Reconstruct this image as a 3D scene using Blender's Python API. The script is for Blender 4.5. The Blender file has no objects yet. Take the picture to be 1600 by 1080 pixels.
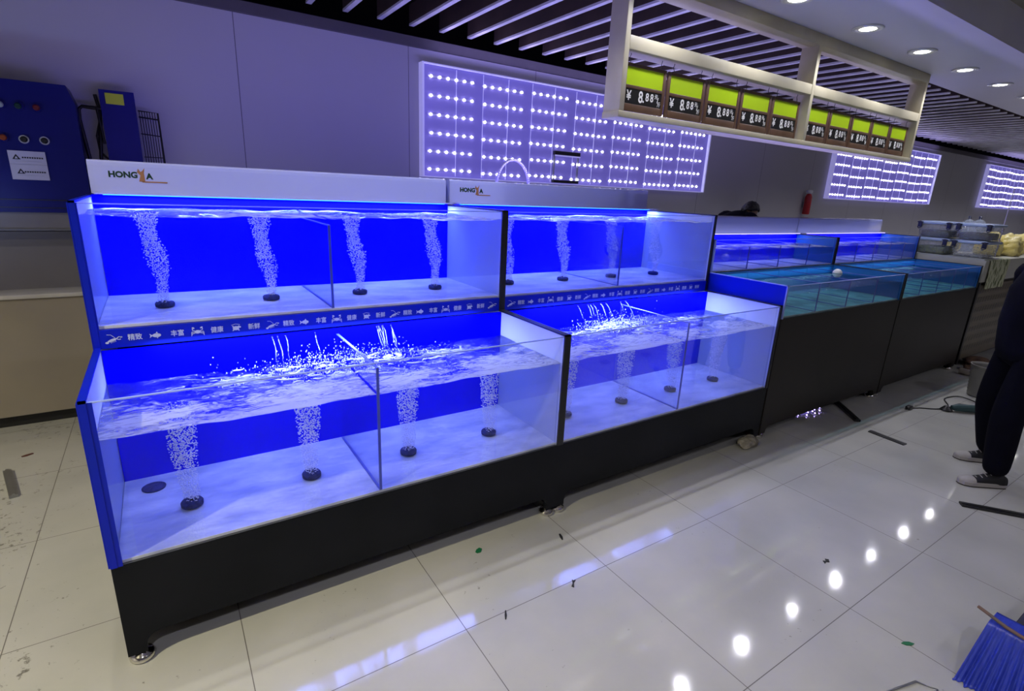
import bpy, bmesh, math, random
from mathutils import Vector, Matrix
random.seed(7)
PI = math.pi
SC = bpy.context.scene
COL = SC.collection

# ------------------------------------------------------------------ camera
CAM = Vector((0.28293, -2.04853, 1.77109))
YAW, PITCH, ROLL, FPX = 0.589595, -0.283154, 0.045187, 825.03
fw = Vector((math.sin(YAW) * math.cos(PITCH), math.cos(YAW) * math.cos(PITCH), math.sin(PITCH)))
rt = fw.cross(Vector((0, 0, 1))).normalized(); up = rt.cross(fw)
cr, sr = math.cos(ROLL), math.sin(ROLL)
rt, up = cr * rt + sr * up, -sr * rt + cr * up
cd = bpy.data.cameras.new('camera'); cam = bpy.data.objects.new('camera', cd); COL.objects.link(cam)
m3 = Matrix((rt, up, -fw)).transposed()
cam.matrix_world = Matrix.Translation(CAM) @ m3.to_4x4()
cd.sensor_width = 36; cd.lens = FPX / 1600 * 36; cd.clip_start = .05; cd.clip_end = 200
SC.camera = cam

# ------------------------------------------------------------------ world, exposure, lights
SC.view_settings.view_transform = 'Standard'; SC.view_settings.look = 'None'
SC.view_settings.gamma = 1; SC.view_settings.use_curve_mapping = False
SC.view_settings.exposure = 0.0
SC.cycles.transparent_max_bounces = 40
SC.cycles.max_bounces = 8
wd = bpy.data.worlds.new('world'); SC.world = wd; wd.use_nodes = True
wd.node_tree.nodes['Background'].inputs[0].default_value = (.10, .10, .20, 1)
wd.node_tree.nodes['Background'].inputs[1].default_value = .35

def area(name, loc, sx, sy, power, color, rot=(0, 0, 0)):
    l = bpy.data.lights.new(name, 'AREA'); l.shape = 'RECTANGLE'; l.size = sx; l.size_y = sy
    l.energy = power; l.color = color
    o = bpy.data.objects.new(name, l); COL.objects.link(o); o.location = loc; o.rotation_euler = rot
    return o
BLUE = (.24, .30, 1.0)
for i, x in enumerate((1.0, 3.0)):
    area('hood_led_light', (x, 1.30, 1.662), 1.86, .06, 36, (.22, .30, 1.0))          # LED bars under the hoods
    area('step_led_light', (x, .53, 1.085), 1.6, .12, 25, (.29, .37, 1.0))          # LED bars under the step
for i, x in enumerate((4.96, 6.9)):
    area('hood_led_light', (x, 1.02, 1.475), 1.8, .05, 6 if i == 0 else 4.5, (.34, .36, 1.0))
    area('hood_led_light', (x, .60, 1.195), 1.8, .03, 1.0, (.35, .75, .95))
for x in (1.0, 3.0):                                                                   # added unseen lamps behind the hoods, tinting the back wall
    area('added_wall_wash', (x, 1.66, 1.80), 1.9, .05, 6.2, (.15, .13, 1.0), (math.radians(152), 0, 0))
area('added_wall_wash', (-1.2, 2.0, 1.5), 1.2, .1, 5, (.28, .42, 1.0), (math.radians(140), 0, 0))  # added lamp, gives the left wall its bluish light
for x, w_, e_ in ((2.0, 3.9, 13), (5.9, 3.8, 12)):                                      # added unseen purple fill over the hoods, brightens slats and soffit
    area('added_hood_top_fill', (x, 1.5 if x < 4 else 1.2, 1.845 if x < 4 else 1.80), w_, .05, e_ * 1.5, (.42, .36, 1.0), (PI, 0, 0))
for x in (4.6, 12.1, 19.2):                                                             # added unseen lamps above the wall panels, lavender light onto the slats
    area('added_panel_top_fill', (x, 2.82, 2.96), 4.0, .05, 9, (.46, .40, 1.0), (PI, 0, 0))

# ------------------------------------------------------------------ helpers
def tag(o, label=None, cat=None, group=None, kind=None):
    if label: o['label'] = label
    if cat: o['category'] = cat
    if group: o['group'] = group
    if kind: o['kind'] = kind
    return o

class MB:
    def __init__(s): s.v = []; s.f = []; s.m = []; s.sm = []
    def add(s, vs, fs, mi=0, smooth=False):
        b = len(s.v); s.v += [tuple(v) for v in vs]
        for f in fs: s.f.append(tuple(b + i for i in f)); s.m.append(mi); s.sm.append(smooth)
        return s
    def box(s, x0, x1, y0, y1, z0, z1, mi=0, rz=0, c=None):
        vs = [(x, y, z) for z in (z0, z1) for y in (y0, y1) for x in (x0, x1)]
        if rz:
            cx, cy = c or ((x0 + x1) / 2, (y0 + y1) / 2); a, b = math.cos(rz), math.sin(rz)
            vs = [(cx + (x - cx) * a - (y - cy) * b, cy + (x - cx) * b + (y - cy) * a, z) for x, y, z in vs]
        return s.add(vs, [(0, 2, 3, 1), (4, 5, 7, 6), (0, 1, 5, 4), (2, 6, 7, 3), (0, 4, 6, 2), (1, 3, 7, 5)], mi)
    def rbox(s, x0, x1, y0, y1, z0, z1, r=.01, mi=0, seg=2, M=None):
        bm = bmesh.new(); bmesh.ops.create_cube(bm, size=1)
        for v in bm.verts: v.co = Vector(((x0 + x1) / 2 + v.co.x * (x1 - x0), (y0 + y1) / 2 + v.co.y * (y1 - y0), (z0 + z1) / 2 + v.co.z * (z1 - z0)))
        bmesh.ops.bevel(bm, geom=bm.edges[:], offset=r, segments=seg, affect='EDGES', profile=.5)
        return s.bm(bm, mi, True, M)
    def bm(s, bm, mi=0, smooth=False, M=None):
        if M is not None: bmesh.ops.transform(bm, matrix=M, verts=bm.verts)
        bm.verts.index_update()
        s.add([v.co.copy() for v in bm.verts], [[v.index for v in f.verts] for f in bm.faces], mi, smooth); bm.free(); return s
    def ico(s, c, r, sub=1, mi=0, sc=(1, 1, 1)):
        bm = bmesh.new(); bmesh.ops.create_icosphere(bm, subdivisions=sub, radius=1)
        for v in bm.verts: v.co = Vector((c[0] + v.co.x * r * sc[0], c[1] + v.co.y * r * sc[1], c[2] + v.co.z * r * sc[2]))
        return s.bm(bm, mi, True)
    def tube(s, pts, r, n=8, mi=0, cap=True, smooth=True):
        pts = [Vector(p) for p in pts]; R = r if isinstance(r, (list, tuple)) else [r] * len(pts)
        vs = []; prev = None
        for i, p in enumerate(pts):
            t = (pts[min(i + 1, len(pts) - 1)] - pts[max(i - 1, 0)]).normalized()
            a = prev if prev is not None else (Vector((0, 0, 1)) if abs(t.z) < .9 else Vector((1, 0, 0)))
            u = (a - t * a.dot(t)); u = u.normalized() if u.length > 1e-6 else t.orthogonal().normalized(); w = t.cross(u); prev = u
            for k in range(n):
                an = 2 * PI * k / n; vs.append(p + (u * math.cos(an) + w * math.sin(an)) * R[i])
        fs = [(i * n + k, i * n + (k + 1) % n, (i + 1) * n + (k + 1) % n, (i + 1) * n + k) for i in range(len(pts) - 1) for k in range(n)]
        s.add(vs, fs, mi, smooth)
        if cap: s.add(vs[:n][::-1], [tuple(range(n))], mi); s.add(vs[-n:], [tuple(range(n))], mi)
        return s
    def cyl(s, a, b, r, n=16, mi=0): return s.tube([a, b], r, n, mi)
    def lathe(s, c, prof, n=24, mi=0, smooth=True):
        vs = [(c[0] + r * math.cos(2 * PI * k / n), c[1] + r * math.sin(2 * PI * k / n), c[2] + z) for r, z in prof for k in range(n)]
        fs = [(i * n + k, i * n + (k + 1) % n, (i + 1) * n + (k + 1) % n, (i + 1) * n + k) for i in range(len(prof) - 1) for k in range(n)]
        s.add(vs, fs, mi, smooth); s.add(vs[:n][::-1], [tuple(range(n))], mi); s.add(vs[-n:], [tuple(range(n))], mi)
        return s
    def prism(s, poly, axis, a, b, mi=0):          # poly in the plane perpendicular to axis
        def P(p, q): return (q, p[0], p[1]) if axis == 0 else (p[0], q, p[1]) if axis == 1 else (p[0], p[1], q)
        n = len(poly); vs = [P(p, a) for p in poly] + [P(p, b) for p in poly]
        fs = [tuple(range(n))[::-1], tuple(range(n, 2 * n))] + [(i, (i + 1) % n, n + (i + 1) % n, n + i) for i in range(n)]
        return s.add(vs, fs, mi)
    def grid(s, f, nu, nv, mi=0, smooth=True):
        vs = [f(i / nu, j / nv) for j in range(nv + 1) for i in range(nu + 1)]
        fs = [(j * (nu + 1) + i, j * (nu + 1) + i + 1, (j + 1) * (nu + 1) + i + 1, (j + 1) * (nu + 1) + i) for j in range(nv) for i in range(nu)]
        return s.add(vs, fs, mi, smooth)
    def mesh(s, me, M, mi=0):
        return s.add([M @ v.co for v in me.vertices], [tuple(p.vertices) for p in me.polygons], mi)
    def build(s, name, mats, parent=None, loc=None, fix=True):
        me = bpy.data.meshes.new(name); off = Vector(loc) if loc else Vector((0, 0, 0))
        me.from_pydata([tuple(Vector(v) - off) for v in s.v], [], s.f)
        mats = mats if isinstance(mats, (list, tuple)) else [mats]
        for m in mats: me.materials.append(m)
        me.polygons.foreach_set('material_index', s.m); me.polygons.foreach_set('use_smooth', s.sm)
        if fix:
            bm = bmesh.new(); bm.from_mesh(me); bmesh.ops.recalc_face_normals(bm, faces=bm.faces); bm.to_mesh(me); bm.free()
        me.update()
        o = bpy.data.objects.new(name, me); COL.objects.link(o)
        if parent is not None: o.parent = parent
        if loc: o.location = off
        return o

def empty(name, loc=(0, 0, 0), label=None, cat=None, group=None):
    o = bpy.data.objects.new(name, None); COL.objects.link(o); o.location = loc; o.empty_display_size = .1
    return tag(o, label, cat, group)
def copy_tree(o, parent=None):
    c = o.copy(); COL.objects.link(c)
    if parent is not None: c.parent = parent
    for ch in [k for k in bpy.data.objects if k.parent == o]: copy_tree(ch, c)
    return c

_fonts = {}
def text_mesh(t, size=1, ext=.0, bold=0, align='CENTER'):
    cu = bpy.data.curves.new('t', 'FONT'); cu.body = t; cu.size = size; cu.extrude = ext; cu.offset = bold
    cu.align_x = align; cu.align_y = 'CENTER'; cu.resolution_u = 3
    o = bpy.data.objects.new('t', cu); COL.objects.link(o)
    me = bpy.data.meshes.new_from_object(o.evaluated_get(bpy.context.evaluated_depsgraph_get()))
    bpy.data.objects.remove(o); bpy.data.curves.remove(cu); return me
def front(x, y, z, sx=1, sz=1):      # text plane facing -Y
    return Matrix.Translation((x, y, z)) @ Matrix(((sx, 0, 0, 0), (0, 0, -1, 0), (0, sz, 0, 0), (0, 0, 0, 1)))

# ------------------------------------------------------------------ materials
def nt(name):
    m = bpy.data.materials.new(name); m.use_nodes = True; t = m.node_tree
    return m, t, t.nodes['Principled BSDF'], t.nodes['Material Output']
def pm(name, c, c2=None, scale=8, rough=.5, metal=0, bump=0, bscale=None, emit=None, es=1, spec=.5, coat=0, stretch=(1, 1, 1), detail=4):
    m, t, b, out = nt(name); L = t.links
    tc = t.nodes.new('ShaderNodeTexCoord'); mp = t.nodes.new('ShaderNodeMapping'); mp.inputs['Scale'].default_value = stretch
    L.new(tc.outputs['Object'], mp.inputs[0])
    n = t.nodes.new('ShaderNodeTexNoise'); n.inputs['Scale'].default_value = scale; n.inputs['Detail'].default_value = detail
    L.new(mp.outputs[0], n.inputs['Vector'])
    r = t.nodes.new('ShaderNodeValToRGB'); r.color_ramp.elements[0].position = .35; r.color_ramp.elements[1].position = .65
    c2 = c2 or tuple(min(1, k * .9) for k in c)
    r.color_ramp.elements[0].color = (*c, 1); r.color_ramp.elements[1].color = (*c2, 1)
    L.new(n.outputs['Fac'], r.inputs[0]); L.new(r.outputs[0], b.inputs['Base Color'])
    b.inputs['Roughness'].default_value = rough; b.inputs['Metallic'].default_value = metal
    b.inputs['Specular IOR Level'].default_value = spec; b.inputs['Coat Weight'].default_value = coat
    if bump:
        n2 = t.nodes.new('ShaderNodeTexNoise'); n2.inputs['Scale'].default_value = bscale or scale; L.new(mp.outputs[0], n2.inputs['Vector'])
        bp = t.nodes.new('ShaderNodeBump'); bp.inputs['Strength'].default_value = bump; bp.inputs['Distance'].default_value = .02
        L.new(n2.outputs['Fac'], bp.inputs['Height']); L.new(bp.outputs[0], b.inputs['Normal'])
    if emit: b.inputs['Emission Color'].default_value = (*emit, 1); b.inputs['Emission Strength'].default_value = es
    return m
def em(name, c, s):
    return pm(name, c, emit=c, es=s, rough=.4)
def glass(name, tint=(1, 1, 1), gloss=.5, rough=.02, cap=.6, base=0.0):
    m, t, b, out = nt(name); t.nodes.remove(b); L = t.links
    tr = t.nodes.new('ShaderNodeBsdfTransparent'); tr.inputs[0].default_value = (*tint, 1)
    gl = t.nodes.new('ShaderNodeBsdfGlossy'); gl.inputs['Roughness'].default_value = rough
    fr = t.nodes.new('ShaderNodeFresnel'); fr.inputs[0].default_value = 1.45
    mu = t.nodes.new('ShaderNodeMath'); mu.operation = 'MULTIPLY'; mu.inputs[1].default_value = gloss
    mn = t.nodes.new('ShaderNodeMath'); mn.operation = 'MINIMUM'; mn.inputs[1].default_value = cap
    mx = t.nodes.new('ShaderNodeMixShader')
    L.new(fr.outputs[0], mu.inputs[0]); L.new(mu.outputs[0], mn.inputs[0]); L.new(mn.outputs[0], mx.inputs[0])
    L.new(tr.outputs[0], mx.inputs[1]); L.new(gl.outputs[0], mx.inputs[2]); L.new(mx.outputs[0], out.inputs[0])
    return m
def milky(name, c, opac, rough=.3):             # translucent plastic / bags
    m, t, b, out = nt(name); L = t.links
    b.inputs['Base Color'].default_value = (*c, 1); b.inputs['Roughness'].default_value = rough
    tr = t.nodes.new('ShaderNodeBsdfTransparent'); mx = t.nodes.new('ShaderNodeMixShader')
    n = t.nodes.new('ShaderNodeTexNoise'); n.inputs['Scale'].default_value = 14
    mr = t.nodes.new('ShaderNodeMapRange'); mr.inputs[3].default_value = opac - .12; mr.inputs[4].default_value = opac + .12
    L.new(n.outputs['Fac'], mr.inputs[0]); L.new(mr.outputs[0], mx.inputs[0])
    L.new(tr.outputs[0], mx.inputs[1]); L.new(b.outputs[0], mx.inputs[2]); L.new(mx.outputs[0], out.inputs[0])
    return m
def water_top(name, foam_lo, foam_hi, scale=(6, 14, 1), ns=3.0, dens=.5, bump=.9, tint=(.75, .8, 1), front=0.0):
    m, t, b, out = nt(name); t.nodes.remove(b); L = t.links; N = t.nodes.new
    tc = N('ShaderNodeTexCoord'); mp = N('ShaderNodeMapping'); mp.inputs['Scale'].default_value = scale
    L.new(tc.outputs['Object'], mp.inputs[0])
    n1 = N('ShaderNodeTexNoise'); n1.inputs['Scale'].default_value = ns; n1.inputs['Detail'].default_value = 8
    n1.inputs['Roughness'].default_value = .68; n1.inputs['Distortion'].default_value = 1.6
    n2 = N('ShaderNodeTexNoise'); n2.inputs['Scale'].default_value = ns * .33; n2.inputs['Detail'].default_value = 2
    L.new(mp.outputs[0], n1.inputs['Vector']); L.new(mp.outputs[0], n2.inputs['Vector'])
    ad = N('ShaderNodeMath'); ad.operation = 'ADD'; mm = N('ShaderNodeMath'); mm.operation = 'MULTIPLY'; mm.inputs[1].default_value = .7
    L.new(n2.outputs['Fac'], mm.inputs[0]); L.new(n1.outputs['Fac'], ad.inputs[0]); L.new(mm.outputs[0], ad.inputs[1])
    mr = N('ShaderNodeMapRange'); mr.inputs[1].default_value = foam_lo; mr.inputs[2].default_value = foam_hi
    mr.inputs[3].default_value = 0.0; mr.inputs[4].default_value = dens
    sp = N('ShaderNodeSeparateXYZ'); L.new(tc.outputs['Object'], sp.inputs[0])
    gy = N('ShaderNodeMath'); gy.operation = 'MULTIPLY'; gy.inputs[1].default_value = -front; L.new(sp.outputs[1], gy.inputs[0])
    a2 = N('ShaderNodeMath'); a2.operation = 'ADD'; L.new(ad.outputs[0], a2.inputs[0]); L.new(gy.outputs[0], a2.inputs[1])
    L.new(a2.outputs[0], mr.inputs[0])
    bp = N('ShaderNodeBump'); bp.inputs['Strength'].default_value = bump; bp.inputs['Distance'].default_value = .03
    L.new(n1.outputs['Fac'], bp.inputs['Height'])
    tr = N('ShaderNodeBsdfTransparent'); tr.inputs[0].default_value = (*tint, 1)
    gl = N('ShaderNodeBsdfGlossy'); gl.inputs['Roughness'].default_value = .05; L.new(bp.outputs[0], gl.inputs['Normal'])
    fr = N('ShaderNodeFresnel'); fr.inputs[0].default_value = 1.33; L.new(bp.outputs[0], fr.inputs['Normal'])
    di = N('ShaderNodeBsdfDiffuse'); di.inputs[0].default_value = (.66, .70, .80, 1)
    tl = N('ShaderNodeBsdfTranslucent'); tl.inputs[0].default_value = (.66, .70, .80, 1)
    dt = N('ShaderNodeMixShader'); dt.inputs[0].default_value = .35; L.new(di.outputs[0], dt.inputs[1]); L.new(tl.outputs[0], dt.inputs[2])
    a = N('ShaderNodeMixShader'); L.new(fr.outputs[0], a.inputs[0]); L.new(tr.outputs[0], a.inputs[1]); L.new(gl.outputs[0], a.inputs[2])
    c = N('ShaderNodeMixShader'); L.new(mr.outputs[0], c.inputs[0]); L.new(a.outputs[0], c.inputs[1]); L.new(dt.outputs[0], c.inputs[2])
    L.new(c.outputs[0], out.inputs[0]); return m

M_black = pm('black_acrylic', (.006, .007, .010), (.009, .010, .014), 3, .35, spec=.12)
M_edge = pm('black_edge', (.012, .012, .014), rough=.4)
M_blue = pm('blue_back_panel', (.0, .0, .86), (.0, .0, .80), 1.5, .5, spec=.04)
M_bluetrim = pm('blue_film', (.003, .012, .50), (.003, .016, .42), 4, .35, spec=.2)
M_white = pm('white_side_panel', (.50, .56, .66), (.46, .52, .62), 1.5, .35)
M_wfloor = pm('caustic_toned_floor', (.84, .86, .87), (.50, .54, .64), 4.5, .4, bump=.8, bscale=9, stretch=(1, 1.8, 1), detail=5)  # mottled tones put caustic light ripples into the floor colour
M_glass = glass('clear_glass', (.985, .99, 1), .26, .01)
M_dedge = pm('divider_edge', (.05, .07, .42), (.07, .10, .5), 10, .3)
M_gedge = pm('glass_edge', (.30, .38, .75), (.35, .45, .85), 10, .2)
M_wside = glass('water_side', (.93, .95, 1), .15, .02)
M_wtopL = water_top('rippled_water_lower', .80, 1.06, (3.0, 6.5, 1), 4.2, .68, bump=1.0, front=.62)
M_wtopU = water_top('rippled_water_upper', .80, 1.02, (3.0, 8.0, 1), 3.2, .6, front=.15)
M_wtop3 = water_top('calm_teal_water', .95, 1.25, (2, 4, 1), 2, .35, .4, (.62, .9, .95))
M_wside3 = glass('teal_water_side', (.70, .90, .94), .15, .02)
M_hood = pm('lavender_tinted_hood', (.51, .55, .95), (.48, .52, .92), 1.2, .12, coat=.3)  # hood is white; the purple light spill is put into its colour
M_chrome = pm('chrome', (.8, .78, .72), rough=.12, metal=1)
M_steel = pm('grey_steel', (.35, .36, .38), rough=.35, metal=.9)
M_stone = pm('air_stone', (.01, .015, .10), (.02, .03, .16), 60, .8, bump=.5, bscale=90)
M_bub = pm('bubble', (.9, .92, 1), rough=.1, spec=.8)
M_led = em('led_white', (.6, .5, 1.0), 3)
M_ledb = em('led_bar_blue', (.04, .35, 1.0), 3)

# ------------------------------------------------------------------ setting
def tile_floor():
    m, t, b, out = nt('polished_floor_tiles'); L = t.links; N = t.nodes.new
    geo = N('ShaderNodeNewGeometry'); sep = N('ShaderNodeSeparateXYZ'); L.new(geo.outputs['Position'], sep.inputs[0])
    def mth(op, a, bb=None, clamp=False):
        n = N('ShaderNodeMath'); n.operation = op; n.use_clamp = clamp
        for i, q in enumerate((a, bb)):
            if q is None: continue
            if isinstance(q, (int, float)): n.inputs[i].default_value = q
            else: L.new(q, n.inputs[i])
        return n.outputs[0]
    def joint(o, off):
        f = mth('FRACT', mth('DIVIDE', mth('SUBTRACT', o, off - 78.7), .787))
        return mth('GREATER_THAN', mth('ABSOLUTE', mth('SUBTRACT', f, .5)), .4978)
    j = mth('MAXIMUM', joint(sep.outputs[0], .378), joint(sep.outputs[1], -.482))
    n1 = N('ShaderNodeTexNoise'); n1.inputs['Scale'].default_value = 1.3; n1.inputs['Detail'].default_value = 6; L.new(geo.outputs['Position'], n1.inputs['Vector'])
    r1 = N('ShaderNodeValToRGB'); r1.color_ramp.elements[0].color = (.42, .42, .385, 1); r1.color_ramp.elements[1].color = (.52, .515, .475, 1)
    r1.color_ramp.elements[0].position = .35; r1.color_ramp.elements[1].position = .65; L.new(n1.outputs['Fac'], r1.inputs[0])
    # scuffs and dark specks of dirt, thickest on the left
    n2 = N('ShaderNodeTexNoise'); n2.inputs['Scale'].default_value = 26; n2.inputs['Detail'].default_value = 5; n2.inputs['Roughness'].default_value = .7; L.new(geo.outputs['Position'], n2.inputs['Vector'])
    n3 = N('ShaderNodeTexNoise'); n3.inputs['Scale'].default_value = 2.1; L.new(geo.outputs['Position'], n3.inputs['Vector'])
    leftm = mth('MULTIPLY', mth('SUBTRACT', .25, sep.outputs[0]), .12, False)
    leftm = mth('MINIMUM', mth('MAXIMUM', leftm, 0), .10)
    s = mth('ADD', mth('ADD', n2.outputs['Fac'], mth('MULTIPLY', n3.outputs['Fac'], .38)), leftm)
    mr = N('ShaderNodeMapRange'); mr.inputs[1].default_value = .885; mr.inputs[2].default_value = .95; L.new(s, mr.inputs[0])
    dirt = mth('MULTIPLY', mr.outputs[0], .8)
    mx = N('ShaderNodeMix'); mx.data_type = 'RGBA'; L.new(dirt, mx.inputs[0]); L.new(r1.outputs[0], mx.inputs[6]); mx.inputs[7].default_value = (.07, .06, .04, 1)
    mx2 = N('ShaderNodeMix'); mx2.data_type = 'RGBA'; L.new(j, mx2.inputs[0]); L.new(mx.outputs[2], mx2.inputs[6]); mx2.inputs[7].default_value = (.12, .11, .10, 1)
    L.new(mx2.outputs[2], b.inputs['Base Color'])
    mr2 = N('ShaderNodeMapRange'); mr2.inputs[3].default_value = .03; mr2.inputs[4].default_value = .09; L.new(n1.outputs['Fac'], mr2.inputs[0])
    ra = mth('ADD', mr2.outputs[0], mth('MULTIPLY', mth('MAXIMUM', dirt, j), .5)); L.new(ra, b.inputs['Roughness'])
    b.inputs['Specular IOR Level'].default_value = .65
    n4 = N('ShaderNodeTexNoise'); n4.inputs['Scale'].default_value = 3; L.new(geo.outputs['Position'], n4.inputs['Vector'])
    bp = N('ShaderNodeBump'); bp.inputs['Strength'].default_value = .05; bp.inputs['Distance'].default_value = .02; L.new(n4.outputs['Fac'], bp.inputs['Height']); L.new(bp.outputs[0], b.inputs['Normal'])
    return m
def st(name, mb, m, parent=None):
    o = mb.build(name, m, parent)
    if parent is None: o['kind'] = 'structure'
    return o
X0, X1, Y0, Y1 = -4.0, 30.0, -7.0, 3.0
st('floor', MB().box(X0, X1, Y0, 4.0, -.1, 0), tile_floor())
def wall_mat():
    m, t, b, out = nt('pale_wall_panels'); L = t.links; N = t.nodes.new
    geo = N('ShaderNodeNewGeometry'); sep = N('ShaderNodeSeparateXYZ'); L.new(geo.outputs['Position'], sep.inputs[0])
    a = N('ShaderNodeMath'); a.operation = 'SUBTRACT'; a.inputs[1].default_value = .015 - 72; L.new(sep.outputs[0], a.inputs[0])
    d = N('ShaderNodeMath'); d.operation = 'DIVIDE'; d.inputs[1].default_value = 1.43 / 1; L.new(a.outputs[0], d.inputs[0])
    f = N('ShaderNodeMath'); f.operation = 'FRACT'; L.new(d.outputs[0], f.inputs[0])
    g = N('ShaderNodeMath'); g.operation = 'LESS_THAN'; g.inputs[1].default_value = .004; L.new(f.outputs[0], g.inputs[0])
    n = N('ShaderNodeTexNoise'); n.inputs['Scale'].default_value = .8; L.new(geo.outputs['Position'], n.inputs['Vector'])
    r = N('ShaderNodeValToRGB'); r.color_ramp.elements[0].color = (.47, .455, .50, 1); r.color_ramp.elements[1].color = (.52, .505, .55, 1); L.new(n.outputs['Fac'], r.inputs[0])
    mx = N('ShaderNodeMix'); mx.data_type = 'RGBA'; L.new(g.outputs[0], mx.inputs[0]); L.new(r.outputs[0], mx.inputs[6]); mx.inputs[7].default_value = (.12, .11, .14, 1)
    L.new(mx.outputs[2], b.inputs['Base Color']); b.inputs['Roughness'].default_value = .4
    return m
M_wall = wall_mat()
st('wall_back', MB().box(X0, X1, 3.0, 3.12, 0, 3.08), M_wall)
st('wall_left', MB().box(X0 - .1, X0, Y0, 4.0, 0, 3.9), M_wall)
st('wall_right', MB().box(X1, X1 + .1, Y0, 4.0, 0, 3.9), M_wall)
st('wall_front', MB().box(X0, X1, Y0 - .1, Y0, 0, 3.9), M_wall)
M_dark = pm('dark_void_paint', (.012, .011, .013), rough=.9)
M_brown = pm('brown_slat', (.055, .034, .026), (.04, .025, .02), 5, .7)
M_slatb = pm('lit_slat_bottom', (.72, .70, .74), (.56, .54, .55), 5, .45)  # light from below put into the colour of the slat bottoms
M_soffit = pm('soffit_paint', (.56, .55, .64), (.52, .51, .60), 1.2, .5)
ceil = st('ceiling', MB().box(X0, X1, 1.0, 4.0, 3.75, 3.85).box(X0, X1, 3.9, 4.0, 3.0, 3.75), M_dark)
sl = MB()
x = 2.418 - 21 * .2985
while x < X1 - .2:
    sl.box(x - .022, x + .022, 1.02, 3.02, 3.172, 3.19, 1); sl.box(x - .02, x + .02, 1.02, 3.02, 3.19, 3.34, 0)
    x += .2985
sl.build('slats', [M_brown, M_slatb], ceil)
st('trim_1', MB().box(X0, X1, -.04, 1.0, 3.2, 3.75), M_soffit)            # dropped soffit with the downlights
M_ceil2 = pm('olive_ceiling_paint', (.30, .28, .23), (.27, .25, .21), 1, .6)
st('trim_2', MB().box(X0, X1, Y0, -.04, 3.5, 3.6), M_ceil2)
st('trim_3', MB().box(X0, X1, 2.96, 3.0, 3.0, 3.08), pm('dark_wall_cap', (.10, .09, .10), rough=.6))
# low panelled counter along the left part of the back wall
M_beige = pm('beige_counter_panel', (.27, .235, .185), (.23, .20, .165), 1.5, .4)
M_gband = pm('grey_wall_band', (.16, .15, .15), (.14, .13, .135), 2, .45)
cab = empty('wall_counter', (-1.6, 2.85, 0), 'long beige panelled counter with a dark toe kick under the blue machine', 'counter')
def W(o, base):                        # child meshes given in world coordinates
    o.location = Vector(o.location) - Vector(base.location); return o
W(MB().box(-3.9, .9, 2.70, 2.985, .10, .93).build('front_panel', M_beige, cab), cab)
W(MB().box(-3.9, .9, 2.78, 2.985, 0, .10).build('toe_kick', M_edge, cab), cab)
W(MB().rbox(-3.9, .9, 2.68, 2.985, .93, .96, .006).build('worktop', pm('counter_top', (.5, .48, .45), rough=.25), cab), cab)
bs = empty('wall_backboard', (-1.6, 2.97, .96), 'dark grey grooved back board between the beige counter and the blue machine', 'board')
W(MB().box(-3.9, .9, 2.92, 2.985, .96, 1.36).build('lower_board', M_gband, bs), bs)
W(MB().box(-3.9, .9, 2.86, 2.985, 1.37, 1.40).build('ridge', pm('ridge_grey', (.28, .27, .27), rough=.4), bs), bs)
W(MB().box(-3.9, .9, 2.74, 2.985, 1.40, 1.50).build('upper_board', M_gband, bs), bs)

# ------------------------------------------------------------------ downlights
M_trimring = pm('downlight_trim', (.7, .7, .7), rough=.3, metal=.3)
M_dl = em('downlight_lens', (1.0, .97, .90), 11)
def downlight(x, y, z, n):
    t = empty('ceiling_downlight', (x, y, z), None, 'ceiling light', 'downlights along the dropped soffit' if n is None or n < 9 else None)
    MB().lathe((0, 0, 0), [(.115, 0), (.118, -.006), (.10, -.012), (.066, -.010), (.066, -.002)], 28).build('trim_ring', M_trimring, t)
    MB().lathe((0, 0, -.001), [(.065, 0), (.065, -.006), (.04, -.010), (.01, -.011)], 24).build('lens', M_dl, t)
    l = bpy.data.lights.new('downlight_spot', 'SPOT'); l.energy = 38 if y > 0 else 112; l.spot_size = math.radians(140); l.spot_blend = .6; l.shadow_soft_size = .03; l.color = (1.0, .93, .72) if x < 1 else (.88, .88, 1.0)
    o = bpy.data.objects.new('downlight_spot', l); COL.objects.link(o); o.parent = t; o.location = (0, 0, -.02)
    return t
DLL = {0: 'round recessed downlight cut by the top edge of the photo', 1: 'round recessed downlight second from the top along the soffit',
       2: 'round recessed downlight third from the top, just right of the middle rack post', 3: 'round recessed downlight fourth from the top, above the last rack post',
       4: 'round recessed downlight fifth from the top, near the right edge of the photo', 5: 'round recessed downlight half cut by the right edge of the photo'}
for k in range(-4, 17):
    t = downlight(4.335 + 1.061 * k, .509, 3.199, 0)
    t['label'] = DLL.get(k, 'round recessed downlight outside the frame in the soffit row'); t['group'] = 'downlights along the dropped soffit'
for xx, yy, pw in ((-2.0, -1.2, 600), (.0, -2.9, 170), (2.4, -3.2, 40), (5.0, -4.0, 50), (8.0, -4.0, 90), (11.0, -4.0, 110)):   # added lamps out of view, filling the floor with light
    t = downlight(xx, yy, 3.499, 0); [k for k in bpy.data.objects if k.parent == t and k.type == 'LIGHT'][0].data.energy = pw; [k for k in bpy.data.objects if k.parent == t and k.type == 'LIGHT'][0].data.color = (1.0, .91, .62) if xx < -1 else (.88, .86, 1.0); t['label'] = 'round downlight added out of view as fill light'; t['group'] = 'fill downlights added out of view'

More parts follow.
